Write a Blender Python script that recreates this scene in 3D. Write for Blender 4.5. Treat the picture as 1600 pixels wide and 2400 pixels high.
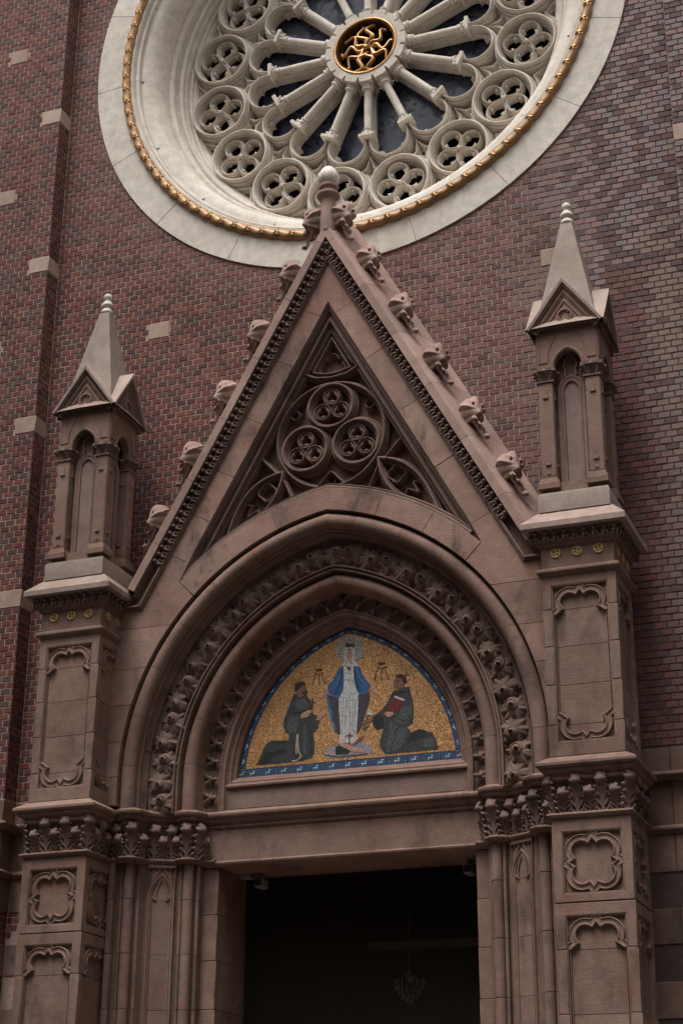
import bpy, bmesh, math, random
from mathutils import Vector, Matrix, noise

random.seed(11)
PI = math.pi
S = bpy.context.scene
COL = S.collection
for o in list(bpy.data.objects):
    bpy.data.objects.remove(o)

# ------------------------------------------------------------------ camera
def camera_axes(yaw, pitch, roll):
    cy, sy, cp, sp = math.cos(yaw), math.sin(yaw), math.cos(pitch), math.sin(pitch)
    fwd = Vector((-sy*cp, cy*cp, sp)); right = Vector((cy, sy, 0)); up = right.cross(fwd)
    c, s = math.cos(roll), math.sin(roll)
    return c*right+s*up, -s*right+c*up, fwd
CAM_POS = Vector((6.7257, -17.4205, 1.6))
RT, UP, FW = camera_axes(.3717, .393, .006)
cam = bpy.data.cameras.new('camera')
cam_o = bpy.data.objects.new('camera', cam)
COL.objects.link(cam_o)
m = Matrix.Identity(4)
for i in range(3):
    m[i][0], m[i][1], m[i][2], m[i][3] = RT[i], UP[i], -FW[i], CAM_POS[i]
cam_o.matrix_world = m
cam.sensor_fit = 'VERTICAL'; cam.sensor_height = 36; cam.lens = 3985.4/2400*36
cam.clip_end = 2000
S.camera = cam_o

# ------------------------------------------------------------------ light
SUN_EL, SUN_AZ = math.radians(68), math.radians(196)     # azimuth clockwise from +y (north): front, left of the portal
w = bpy.data.worlds.new('World'); S.world = w; w.use_nodes = True
nt = w.node_tree; nt.nodes.clear()
sky = nt.nodes.new('ShaderNodeTexSky'); sky.sky_type = 'NISHITA'; sky.sun_disc = False
sky.sun_elevation = SUN_EL; sky.sun_rotation = SUN_AZ
sky.air_density = 1.0; sky.dust_density = 6.0; sky.ozone_density = 1.0
hs = nt.nodes.new('ShaderNodeHueSaturation'); hs.inputs['Saturation'].default_value = .06
bg = nt.nodes.new('ShaderNodeBackground'); bg.inputs['Strength'].default_value = .14
wo = nt.nodes.new('ShaderNodeOutputWorld')
nt.links.new(sky.outputs[0], hs.inputs['Color']); nt.links.new(hs.outputs[0], bg.inputs[0]); nt.links.new(bg.outputs[0], wo.inputs[0])
sun = bpy.data.lights.new('sun', 'SUN'); sun.energy = 1.25; sun.angle = math.radians(22); sun.color = (1, .96, .91)
sun_o = bpy.data.objects.new('sun', sun); COL.objects.link(sun_o)
sd = Vector((math.sin(SUN_AZ)*math.cos(SUN_EL), math.cos(SUN_AZ)*math.cos(SUN_EL), math.sin(SUN_EL)))
sun_o.rotation_euler = sd.to_track_quat('Z', 'Y').to_euler(); sun_o.location = (0, 0, 60)
S.view_settings.view_transform = 'Standard'; S.view_settings.look = 'None'
S.view_settings.gamma = 1; S.view_settings.use_curve_mapping = False
S.view_settings.exposure = 0.50

# ------------------------------------------------------------------ materials
class NT:
    def __init__(s, name):
        s.m = bpy.data.materials.new(name); s.m.use_nodes = True; s.t = s.m.node_tree; s.t.nodes.clear()
        s.b = s.n('ShaderNodeBsdfPrincipled'); o = s.n('ShaderNodeOutputMaterial'); s.l(s.b.outputs[0], o.inputs[0])
        s.pos = s.n('ShaderNodeNewGeometry').outputs['Position']
    def n(s, t, **k):
        x = s.t.nodes.new(t)
        for a, v in k.items(): setattr(x, a, v)
        return x
    def l(s, a, b): s.t.links.new(a, b)
    def val(s, sock, v):
        if hasattr(v, 'is_output'): s.l(v, sock)
        else: sock.default_value = v
    def map(s, sc, vec=None):
        x = s.n('ShaderNodeMapping'); s.l(vec or s.pos, x.inputs[0]); x.inputs['Scale'].default_value = sc; return x.outputs[0]
    def noise(s, scale, detail=4, rough=.55, vec=None, dist=0):
        x = s.n('ShaderNodeTexNoise'); s.l(vec or s.pos, x.inputs['Vector'])
        x.inputs['Scale'].default_value = scale; x.inputs['Detail'].default_value = detail; x.inputs['Roughness'].default_value = rough
        x.inputs['Distortion'].default_value = dist
        return x.outputs[0]
    def ramp(s, f, a, b, lo=0, hi=1):
        x = s.n('ShaderNodeMapRange'); x.interpolation_type = 'SMOOTHSTEP'; s.val(x.inputs[0], f)
        for i, v in ((1, a), (2, b), (3, lo), (4, hi)): x.inputs[i].default_value = v
        return x.outputs[0]
    def mix(s, f, a, b, mode='MIX'):
        x = s.n('ShaderNodeMix', data_type='RGBA', blend_type=mode)
        s.val(x.inputs[0], f)
        for i, v in ((6, a), (7, b)):
            if hasattr(v, 'is_output'): s.l(v, x.inputs[i])
            else: x.inputs[i].default_value = (*v, 1)
        return x.outputs[2]
    def math(s, op, a, b=0):
        x = s.n('ShaderNodeMath', operation=op); s.val(x.inputs[0], a); s.val(x.inputs[1], b); return x.outputs[0]
    def bump(s, h, strength, dist, nrm=None):
        x = s.n('ShaderNodeBump'); s.l(h, x.inputs['Height']); x.inputs['Strength'].default_value = strength; x.inputs['Distance'].default_value = dist
        if nrm: s.l(nrm, x.inputs['Normal'])
        s.l(x.outputs[0], s.b.inputs['Normal']); return x.outputs[0]
    def scalecol(s, c, f):
        x = s.n('ShaderNodeVectorMath', operation='SCALE')
        if hasattr(c, 'is_output'): s.l(c, x.inputs[0])
        else: x.inputs[0].default_value = c
        s.val(x.inputs['Scale'], f); return x.outputs[0]
    def done(s, c, rough=.9, metal=0, spec=.3):
        if hasattr(c, 'is_output'): s.l(c, s.b.inputs['Base Color'])
        else: s.b.inputs['Base Color'].default_value = (*c, 1)
        s.val(s.b.inputs['Roughness'], rough); s.b.inputs['Metallic'].default_value = metal
        s.b.inputs['Specular IOR Level'].default_value = spec
        return s.m

def stone(name, c1, c2, dark, stain=.35, lime=.0, tool=1.0, var=.16, speck=0.0, red=None):
    t = NT(name)
    big = t.noise(1.1, 6, .6); mid = t.noise(7, 6, .65); fine = t.noise(70, 4, .7)
    c = t.mix(t.ramp(big, .35, .65), c1, c2)
    if red: c = t.mix(t.math('MULTIPLY', t.ramp(t.noise(1.9, 5, .6, dist=.4), .56, .70), .7), c, red)
    c = t.scalecol(c, t.ramp(mid, .2, .8, .82, 1.18))
    c = t.scalecol(c, t.ramp(fine, .2, .8, .84, 1.16))
    soot = t.noise(2.3, 8, .68, vec=t.map((1, 1, .55)), dist=.3)
    c = t.mix(t.math('MULTIPLY', t.ramp(soot, .50, .72), stain), c, dark)
    if lime:
        lm = t.noise(5.5, 8, .75, vec=t.map((1.6, 1.6, .35)))
        c = t.mix(t.math('MULTIPLY', t.ramp(lm, .64, .80), lime), c, (.52, .44, .40))
    if speck:
        v = t.noise(160, 2, .5); c = t.mix(t.math('MULTIPLY', t.ramp(v, .62, .72), speck), c, (.10, .075, .065))
    oi = t.n('ShaderNodeObjectInfo').outputs['Random']
    c = t.scalecol(c, t.ramp(oi, 0, 1, 1-var, 1+var))
    tl = t.noise(34, 3, .6, vec=t.map((.35, .35, 2.1)), dist=.6)
    h = t.math('ADD', t.math('MULTIPLY', tl, tool), t.math('MULTIPLY', t.noise(45, 5, .7), .8))
    t.bump(h, .45, .008)
    return t.done(c, t.ramp(mid, .2, .8, .82, .97), spec=.25)

MAT = {}
MAT['stone'] = stone('portal sandstone', (.208, .126, .099), (.252, .165, .134), (.070, .050, .042), .75, .40, red=(.205, .095, .068), var=.07)
MAT['stone_warm'] = stone('gable sandstone', (.262, .154, .122), (.315, .205, .168), (.058, .044, .039), .95, .7, red=(.235, .105, .078), var=.10)
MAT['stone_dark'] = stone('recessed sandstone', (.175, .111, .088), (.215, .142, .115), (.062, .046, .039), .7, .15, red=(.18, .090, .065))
MAT['carved'] = stone('carved sandstone', (.165, .109, .088), (.198, .134, .109), (.064, .048, .041), .6, .0, tool=.2, var=.10)
MAT['terracotta'] = stone('coping terracotta', (.325, .210, .178), (.375, .255, .218), (.17, .115, .10), .4, .35, tool=.4)
MAT['cement'] = stone('pinnacle cement', (.285, .222, .188), (.335, .268, .232), (.17, .132, .115), .5, .1, tool=.4, var=.08, speck=.7)
MAT['slab'] = stone('weathered slab', (.31, .225, .190), (.37, .285, .245), (.16, .12, .105), .5, .2, tool=.4, var=.08, speck=.4)
MAT['plaster'] = stone('niche plaster', (.225, .150, .138), (.26, .18, .165), (.15, .10, .09), .25, 0, tool=.1, var=.05)
MAT['finial'] = stone('white finial stone', (.62, .56, .49), (.70, .64, .57), (.36, .31, .27), .35, 0, tool=.1, var=.05)
MAT['cream'] = stone('cream window stone', (.60, .535, .46), (.65, .59, .52), (.46, .40, .34), .14, 0, tool=.12, var=.04)
MAT['quoin'] = stone('beige stone block', (.35, .240, .190), (.41, .300, .245), (.23, .165, .135), .4, .1, tool=.5, var=.12)
MAT['house'] = stone('courtyard render', (.15, .125, .105), (.18, .15, .13), (.10, .085, .075), .4, 0)
MAT['mural'] = stone('tympanum stone', (.20, .135, .118), (.235, .16, .14), (.12, .085, .075), .3, 0, tool=.9, var=.05)

def gold(name, c1, c2, metal, rough):
    t = NT(name); n = t.noise(9, 6, .7); c = t.mix(t.ramp(n, .3, .7), c1, c2)
    t.bump(t.noise(60, 4, .6), .3, .006); return t.done(c, rough, metal, .5)
MAT['gold'] = gold('aged gilding', (.42, .235, .10), (.30, .165, .075), .3, .5)
MAT['gold_bright'] = gold('bright gilding', (.60, .34, .155), (.44, .235, .10), .75, .36)
MAT['disc'] = gold('yellow metal disc', (.60, .40, .16), (.42, .28, .11), .2, .55)

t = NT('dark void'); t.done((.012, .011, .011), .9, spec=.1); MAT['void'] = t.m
t = NT('navy window glass')
pc = t.noise(5.5, 6, .6, dist=1.2)
t.done(t.mix(t.ramp(pc, .47, .52), (.009, .013, .034), (.030, .036, .068)), t.ramp(pc, .47, .52, .22, .5), spec=.45); MAT['glass'] = t.m
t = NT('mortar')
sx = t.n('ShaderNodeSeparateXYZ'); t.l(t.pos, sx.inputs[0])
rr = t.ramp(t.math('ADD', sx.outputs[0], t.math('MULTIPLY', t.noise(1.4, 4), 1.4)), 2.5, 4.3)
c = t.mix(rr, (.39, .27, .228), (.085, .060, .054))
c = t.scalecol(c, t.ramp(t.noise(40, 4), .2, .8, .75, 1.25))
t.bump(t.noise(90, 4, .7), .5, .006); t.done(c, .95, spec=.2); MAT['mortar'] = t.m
t = NT('brick')
at = t.n('ShaderNodeVertexColor', layer_name='Col').outputs[0]
c = t.scalecol(at, t.ramp(t.noise(38, 6, .72), .25, .75, .70, 1.30))
c = t.mix(t.math('MULTIPLY', t.ramp(t.noise(120, 3, .6), .66, .74), .5), c, (.045, .03, .03))
lm = t.noise(3.2, 8, .78); lim = t.math('MULTIPLY', t.ramp(lm, .61, .70), t.ramp(t.noise(22, 5, .7), .42, .66))
c = t.mix(t.math('MULTIPLY', lim, .75), c, (.50, .45, .43))
t.bump(t.noise(70, 6, .7), .55, .006); t.done(c, .82, spec=.35); MAT['brick'] = t.m
t = NT('paving'); c = t.scalecol((.10, .092, .085), t.ramp(t.noise(3, 6), .2, .8, .7, 1.2)); t.bump(t.noise(30, 5), .3, .01); t.done(c, .85); MAT['paving'] = t.m
t = NT('net twine'); t.done((.10, .072, .052), .9); MAT['net'] = t.m
t = NT('grey plastic'); t.done((.25, .25, .245), .5); MAT['plastic'] = t.m
t = NT('black plastic'); t.done((.015, .015, .017), .3); MAT['black'] = t.m
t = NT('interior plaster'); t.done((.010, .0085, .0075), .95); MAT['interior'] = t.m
t = NT('beam paint'); t.done((.11, .09, .065), .8); MAT['beam'] = t.m
t = NT('crystal'); t.b.inputs['Transmission Weight'].default_value = .35; t.done((.30, .30, .30), .10, spec=.9); MAT['crystal'] = t.m

def tessera(name, c1, c2, rough=.5, metal=0, size=115, amp=.45):
    t = NT('mosaic '+name)
    v = t.n('ShaderNodeTexVoronoi', feature='F1'); t.l(t.pos, v.inputs['Vector']); v.inputs['Scale'].default_value = size
    e = t.n('ShaderNodeTexVoronoi', feature='DISTANCE_TO_EDGE'); t.l(t.pos, e.inputs['Vector']); e.inputs['Scale'].default_value = size
    sp = t.n('ShaderNodeSeparateColor'); t.l(v.outputs['Color'], sp.inputs[0])
    c = t.mix(sp.outputs[0], c1, c2)
    c = t.scalecol(c, t.ramp(sp.outputs[1], 0, 1, 1-amp, 1+amp))
    c = t.mix(t.ramp(e.outputs['Distance'], 0, .05, 1, 0), c, tuple(x*.35 for x in c1))
    # each tessera tilts a little
    nm = t.n('ShaderNodeVectorMath', operation='SUBTRACT'); t.l(v.outputs['Color'], nm.inputs[0]); nm.inputs[1].default_value = (.5, .5, .5)
    ns = t.n('ShaderNodeVectorMath', operation='SCALE'); t.l(nm.outputs[0], ns.inputs[0]); ns.inputs['Scale'].default_value = .45 if metal else .15
    ge = t.n('ShaderNodeNewGeometry'); ad = t.n('ShaderNodeVectorMath', operation='ADD'); t.l(ns.outputs[0], ad.inputs[0]); t.l(ge.outputs['Normal'], ad.inputs[1])
    nn = t.n('ShaderNodeVectorMath', operation='NORMALIZE'); t.l(ad.outputs[0], nn.inputs[0]); t.l(nn.outputs[0], t.b.inputs['Normal'])
    return t.done(c, rough, metal, .5)
TESS = {'field': ((.66, .36, .150), (.44, .225, .092), .40, .25), 'habit': ((.055, .060, .060), (.040, .043, .045)),
 'habit_light': ((.095, .10, .10), (.075, .08, .082)), 'habit_dark': ((.020, .022, .023), (.028, .029, .030)),
 'hair': ((.055, .026, .016), (.04, .02, .014)), 'skin': ((.52, .30, .21), (.46, .25, .18)), 'skin_dark': ((.26, .115, .065), (.21, .095, .055)),
 'cord': ((.55, .45, .33), (.45, .36, .26)), 'line': ((.085, .022, .012), (.06, .018, .012)), 'book': ((.17, .022, .020), (.13, .02, .018)),
 'red': ((.26, .035, .028), (.20, .03, .025)), 'halo': ((.62, .58, .48), (.10, .09, .075)), 'purple': ((.085, .058, .085), (.055, .045, .075)),
 'white': ((.62, .61, .585), (.52, .52, .51)), 'white_shade': ((.36, .36, .365), (.30, .30, .31)), 'blue': ((.036, .125, .30), (.028, .09, .23)),
 'blue_light': ((.075, .20, .34), (.06, .15, .27)), 'blue_dark': ((.014, .030, .085), (.012, .025, .065)), 'cloud': ((.40, .33, .35), (.30, .25, .28)),
 'grey_blue': ((.26, .29, .32), (.2, .23, .26)), 'green_dark': ((.022, .045, .030), (.018, .03, .024)), 'green': ((.05, .13, .05), (.04, .10, .04)),
 'border': ((.045, .115, .24), (.022, .062, .145)), 'squiggle': ((.60, .68, .60), (.42, .52, .47)), 'dash': ((.52, .45, .36), (.42, .35, .28)), 'green_line': ((.06, .15, .10), (.05, .11, .09))}
for k, v in TESS.items():
    MAT['m_'+k] = tessera(k, v[0], v[1], v[2] if len(v) > 2 else .45, v[3] if len(v) > 3 else 0)

# ------------------------------------------------------------------ geometry helpers
class F:
    """a face frame: point = O + u U + v V + n N"""
    def __init__(s, O, U, V, N): s.O, s.U, s.V, s.N = Vector(O), Vector(U), Vector(V), Vector(N)
    def __call__(s, u, v, n): return s.O+s.U*u+s.V*v+s.N*n
FG = F((0, 0, 0), (1, 0, 0), (0, 0, 1), (0, -1, 0))            # the facade: u = x, v = z, n = towards the street
PLAN = F((0, 0, 0), (1, 0, 0), (0, 1, 0), (0, 0, 1))           # plan: u = x, v = y, n = z

def miters(path, closed):
    n = len(path); out = []
    for i in range(n):
        p = path[i]
        a = path[i-1] if (i > 0 or closed) else None
        b = path[(i+1) % n] if (i < n-1 or closed) else None
        ns = []
        for q, r in ((a, p), (p, b)):
            if q is None or r is None: continue
            dx, dy = r[0]-q[0], r[1]-q[1]; d = math.hypot(dx, dy) or 1e-9
            ns.append((-dy/d, dx/d))
        if len(ns) == 1: out.append(ns[0])
        else:
            (x1, y1), (x2, y2) = ns; k = max(.25, 1+x1*x2+y1*y2)
            out.append(((x1+x2)/k, (y1+y2)/k))
    return out

class G:
    def __init__(s): s.v = []; s.f = []
    def add(s, vs, fs):
        o = len(s.v); s.v += [tuple(v) for v in vs]; s.f += [tuple(i+o for i in f) for f in fs]
    def box(s, x0, x1, y0, y1, z0, z1, c=0.0):
        if c <= 0:
            s.add([(x, y, z) for x in (x0, x1) for y in (y0, y1) for z in (z0, z1)], [(0, 1, 3, 2), (4, 6, 7, 5), (0, 4, 5, 1), (2, 3, 7, 6), (0, 2, 6, 4), (1, 5, 7, 3)])
            return
        ix = {}; vs = []
        for sx in (0, 1):
            for sy in (0, 1):
                for sz in (0, 1):
                    X, Y, Z = (x0, x1)[sx], (y0, y1)[sy], (z0, z1)[sz]
                    cx, cy, cz = (X+c, X-c)[sx], (Y+c, Y-c)[sy], (Z+c, Z-c)[sz]
                    for a, p in enumerate(((X, cy, cz), (cx, Y, cz), (cx, cy, Z))):
                        ix[sx, sy, sz, a] = len(vs); vs.append(p)
        fs = []
        for a in range(3):
            o1, o2 = [k for k in range(3) if k != a]
            for sg in (0, 1):
                q = []
                for e, g in ((0, 0), (1, 0), (1, 1), (0, 1)):
                    k = [0, 0, 0]; k[a] = sg; k[o1] = e; k[o2] = g; q.append(ix[k[0], k[1], k[2], a])
                fs.append(tuple(q))
            for e in (0, 1):
                for g in (0, 1):
                    k0 = [0, 0, 0]; k1 = [0, 0, 0]; k0[a] = 0; k1[a] = 1; k0[o1] = k1[o1] = e; k0[o2] = k1[o2] = g
                    fs.append((ix[(*k0, o1)], ix[(*k1, o1)], ix[(*k1, o2)], ix[(*k0, o2)]))
        for sx in (0, 1):
            for sy in (0, 1):
                for sz in (0, 1): fs.append(tuple(ix[sx, sy, sz, a] for a in range(3)))
        s.add(vs, fs)
    def prism(s, fr, poly, n0, n1, c=.004):
        mt = miters(poly, True)
        ar = sum(poly[i-1][0]*poly[i][1]-poly[i][0]*poly[i-1][1] for i in range(len(poly)))
        sg = 1 if ar > 0 else -1
        k = len(poly)
        ins = [(p[0]+sg*q[0]*c, p[1]+sg*q[1]*c) for p, q in zip(poly, mt)]
        vs = [fr(u, v, n0) for u, v in poly]+[fr(u, v, n1-c) for u, v in poly]+[fr(u, v, n1) for u, v in ins]
        fs = [tuple(range(2*k, 3*k)), tuple(range(k))]
        for a in (0, k):
            for i in range(k):
                j = (i+1) % k; fs.append((a+i, a+j, a+k+j, a+k+i))
        s.add(vs, fs)
    def rows(s, rows, closed=False, pclosed=False, cap=False):
        k = len(rows[0]); vs = [p for r in rows for p in r]; fs = []
        n = len(rows)
        for i in range(n if closed else n-1):
            a, b = i*k, ((i+1) % n)*k
            for j in range(k if pclosed else k-1):
                j2 = (j+1) % k; fs.append((a+j, a+j2, b+j2, b+j))
        if cap: fs += [tuple(range(k)), tuple((n-1)*k+j for j in range(k))]
        s.add(vs, fs)
    def sweep(s, fr, path, prof, closed=False, pclosed=False, cap=False):
        mt = miters(path, closed)
        s.rows([[fr(p[0]+q[0]*o, p[1]+q[1]*o, n) for o, n in prof] for p, q in zip(path, mt)], closed, pclosed, cap)
    def square(s, cx, cy, prof, top=True):
        """stacked square outline: prof = [(half, z)]"""
        rows = [[(cx-h, cy-h, z), (cx+h, cy-h, z), (cx+h, cy+h, z), (cx-h, cy+h, z)] for h, z in prof]
        s.rows(rows, False, True, True)
    def lathe(s, prof, c=(0, 0, 0), n=16, fr=None, lob=0, nl=8):
        rows = []
        for r, z in prof:
            row = []
            for i in range(n):
                a = 2*PI*i/n; q = r*(1+lob*abs(math.sin(nl*a/2))-lob*.5)
                p = (q*math.cos(a), q*math.sin(a), z)
                row.append(tuple(fr(*p)) if fr else (c[0]+p[0], c[1]+p[1], c[2]+p[2]))
            rows.append(row)
        s.rows(rows, False, True, True)
    def ball(s, c, r, n=8, sq=(1, 1, 1)):
        s.lathe([(r*math.sin(PI*(i+.02)/(n/2*1.01+.0)), -r*math.cos(PI*i/(n/2))) for i in range(int(n/2)+1)] if False else
                [(max(.0005, r*math.sin(PI*i/(n//2+1))), -r*math.cos(PI*i/(n//2+1))) for i in range(n//2+2)], c, n,
                fr=lambda x, y, z: Vector((c[0]+x*sq[0], c[1]+y*sq[1], c[2]+z*sq[2])))
    def tube(s, pts, rad, n=8, cap=True):
        rows = []; k = len(pts); pts = [Vector(p) for p in pts]; ref = None
        for i, p in enumerate(pts):
            d = (pts[min(i+1, k-1)]-pts[max(i-1, 0)]).normalized()
            if ref is None: ref = d.orthogonal().normalized()
            ref = (ref-d*ref.dot(d)).normalized(); b = d.cross(ref)
            r = rad[i] if isinstance(rad, (list, tuple)) else rad
            rows.append([p+ref*(r*math.cos(2*PI*j/n))+b*(r*math.sin(2*PI*j/n)) for j in range(n)])
        s.rows(rows, False, True, cap)
    def disc(s, fr, center, R, h, n1=9, n2=32, thick=.02):
        """ruffled leaf disc: R(theta), h(rho, theta)"""
        for side in (0, 1):
            rows = []
            for i in range(n1+1):
                q = max(.001, i/n1); row = []
                for j in range(n2):
                    a = 2*PI*j/n2; r = R(a)*q
                    row.append(fr(center[0]+r*math.cos(a), center[1]+r*math.sin(a), center[2]+h(q, a)-side*thick*(1-.5*q)))
                rows.append(row)
            s.rows(rows, False, True)

def mesh(name, g, mat, smooth=38, fix=True, cols=None):
    me = bpy.data.meshes.new(name); me.from_pydata(g.v, [], g.f)
    if fix:
        bm = bmesh.new(); bm.from_mesh(me); bmesh.ops.recalc_face_normals(bm, faces=bm.faces); bm.to_mesh(me); bm.free()
    if cols:
        ca = me.color_attributes.new('Col', 'FLOAT_COLOR', 'POINT')
        ca.data.foreach_set('color', [x for c in cols for x in (*c, 1)])
    if smooth:
        me.shade_smooth(); me.set_sharp_from_angle(angle=math.radians(smooth))
    me.materials.append(MAT[mat] if isinstance(mat, str) else mat)
    return me

ROOT_LOC = {}
def thing(name, label, cat, loc, group=None):
    o = bpy.data.objects.new(name, None); COL.objects.link(o); o.location = loc; o.empty_display_size = .3
    o['label'] = label; o['category'] = cat
    if group: o['group'] = group
    ROOT_LOC[o.name] = Vector(loc)
    return o
def inst(name, me, parent, mat4=None, world=True):
    """object sharing mesh `me`; world=True: coordinates of the mesh (and mat4) are world ones"""
    o = bpy.data.objects.new(name, me); COL.objects.link(o)
    if parent is not None:
        o.parent = parent
        if world and parent.name in ROOT_LOC: o.matrix_parent_inverse = Matrix.Translation(-ROOT_LOC[parent.name])
    if mat4 is not None: o.matrix_basis = mat4
    return o
def part(name, g, mat, parent, smooth=38, fix=True, world=True, cols=None):
    return inst(name, mesh(name, g, mat, smooth, fix, cols), parent, None, world)
def structure(name, g, mat, smooth=0):
    o = inst(name, mesh(name, g, mat, smooth), None); o['kind'] = 'structure'; return o
def basis(o, x, y, z):
    m = Matrix.Identity(4)
    for i in range(3): m[i][0], m[i][1], m[i][2], m[i][3] = x[i], y[i], z[i], o[i]
    return m
def arc(cx, cy, r, a0, a1, n):
    return [(cx+r*math.cos(math.radians(a0+(a1-a0)*i/n)), cy+r*math.sin(math.radians(a0+(a1-a0)*i/n))) for i in range(n+1)]
def circle(cx, cy, r, n): return arc(cx, cy, r, 0, 360*(n-1)/n, n-1)
def round_prof(co, cn, r, a0, a1, n): return arc(co, cn, r, a0, a1, n)

def cut_path(path, cuts, gap):
    """split a polyline at arc lengths; returns list of (i0, i1) index ranges on a refined path"""
    L = [0]
    for a, b in zip(path, path[1:]): L.append(L[-1]+math.hypot(b[0]-a[0], b[1]-a[1]))
    pts = [(l, p) for l, p in zip(L, path)]; marks = []
    for c in cuts:
        for d in (-gap/2, gap/2):
            l = c+d
            for i in range(len(L)-1):
                if L[i] <= l <= L[i+1]:
                    f = (l-L[i])/max(1e-9, L[i+1]-L[i]); a, b = path[i], path[i+1]
                    pts.append((l, (a[0]+(b[0]-a[0])*f, a[1]+(b[1]-a[1])*f))); break
    pts = [q for q in pts if not any(abs(q[0]-c) < gap*.49 for c in cuts)]
    pts.sort(key=lambda q: q[0])
    out = []; st = 0
    for c in cuts:
        e = max(i for i, q in enumerate(pts) if q[0] < c); out.append((st, e)); st = e+1
    out.append((st, len(pts)-1))
    return [q[1] for q in pts], out
def split_sweep(name, fr, path, cuts, prof, mat, parent, gap=.006, smooth=38):
    pts, rng = cut_path(path, cuts, gap); mt = miters(pts, False)
    for a, b in rng:
        g = G(); g.rows([[fr(pts[i][0]+mt[i][0]*o, pts[i][1]+mt[i][1]*o, n) for o, n in prof] for i in range(a, b+1)], cap=True)
        part(name, g, mat, parent, smooth)
def clamp(x, a=0., b=1.): return max(a, min(b, x))
def sstep(a, b, x):
    t = clamp((x-a)/(b-a)); return t*t*(3-2*t)
def mixc(a, b, f): return tuple(x+(y-x)*f for x, y in zip(a, b))

# ------------------------------------------------------------------ ground and sky setting
g = G(); g.box(-60, 60, -70, 14, -.3, 0); structure('pavement', g, 'paving')
for k in range(5):
    g = G(); g.box(-2.6-.3*(4-k), 2.6+.3*(4-k), -3.2+.34*k, -1.2, 0+(.2*k if k else .004), .2*(k+1), .01)
    o = part('entrance_step', g, 'stone', None); o['label'] = 'broad sandstone entrance step, number %s from the pavement' % ('one', 'two', 'three', 'four', 'five')[k]; o['category'] = 'step'; o['group'] = 'steps up to the church door'

# ------------------------------------------------------------------ brickwork
COURSE, BL, BJ = .08, .140, .0140
Z_REF = 11.215
RC = 16.567                                    # height of the rose window's centre
def project(p):
    q = Vector(p)-CAM_POS; d = q.dot(FW)
    return 800+3985.4*q.dot(RT)/d, 1200-3985.4*q.dot(UP)/d, d

RED = [(.135, .034, .027), (.150, .046, .036), (.102, .028, .024), (.135, .040, .031), (.072, .029, .027), (.160, .058, .045), (.080, .042, .038)]
MAUVE = [(0.187, 0.086, 0.076), (0.169, 0.077, 0.069), (0.198, 0.104, 0.092), (0.151, 0.070, 0.062), (0.139, 0.092, 0.088), (0.180, 0.084, 0.069)]
PALE = [(0.245, 0.172, 0.158), (0.219, 0.163, 0.155), (0.262, 0.182, 0.163), (0.202, 0.163, 0.158), (0.237, 0.153, 0.136)]
DARK = [(.090, .042, .038), (.108, .048, .042), (.078, .050, .050), (.098, .052, .046)]
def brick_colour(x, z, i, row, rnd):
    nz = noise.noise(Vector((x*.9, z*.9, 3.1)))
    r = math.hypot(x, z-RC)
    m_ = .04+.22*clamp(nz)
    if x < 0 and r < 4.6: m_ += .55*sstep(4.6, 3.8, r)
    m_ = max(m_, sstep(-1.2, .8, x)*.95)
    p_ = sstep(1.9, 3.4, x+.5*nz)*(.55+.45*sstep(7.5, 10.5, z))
    if z < 12.0 and x > 3.2:  # darker beside the right pier: sheltered weathering plus its shadow put into the colour
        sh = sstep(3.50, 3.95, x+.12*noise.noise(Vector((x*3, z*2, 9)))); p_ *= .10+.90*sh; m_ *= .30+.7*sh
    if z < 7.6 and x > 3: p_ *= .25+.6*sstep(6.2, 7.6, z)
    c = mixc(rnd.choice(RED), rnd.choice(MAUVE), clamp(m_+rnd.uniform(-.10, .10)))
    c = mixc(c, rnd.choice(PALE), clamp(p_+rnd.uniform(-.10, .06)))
    if x > .2:
        q = .10+.10*sstep(11.3, 12.4, z)
        if z > 11.8 and x > 2.2 and (i*2+row % 4) % 3 == 0: q = .66
        if rnd.random() < q: c = mixc(rnd.choice(DARK), c, .22)
    elif rnd.random() < .12: c = mixc(rnd.choice(DARK), c, .2)
    return tuple(max(.01, v*rnd.uniform(.94, 1.06)) for v in c)

def brick_geo(u0, u1, v0, v1, n, rnd, fr, depth=.03):
    c = .003; n1 = n+rnd.uniform(-.002, .0025)
    j = lambda: rnd.uniform(-.0022, .0022)
    A = [(u0+j(), v0+j()), (u1+j(), v0+j()), (u1+j(), v1+j()), (u0+j(), v1+j())]
    B = [(A[0][0]+c, A[0][1]+c), (A[1][0]-c, A[1][1]+c), (A[2][0]-c, A[2][1]-c), (A[3][0]+c, A[3][1]-c)]
    vs = [fr(u, v, n-depth) for u, v in A]+[fr(u, v, n1-c) for u, v in A]+[fr(u, v, n1) for u, v in B]
    fs = [(8, 9, 10, 11)]
    for a in (0, 4):
        for i in range(4):
            k = (i+1) % 4; fs.append((a+i, a+k, a+4+k, a+4+i))
    return vs, fs

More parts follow.
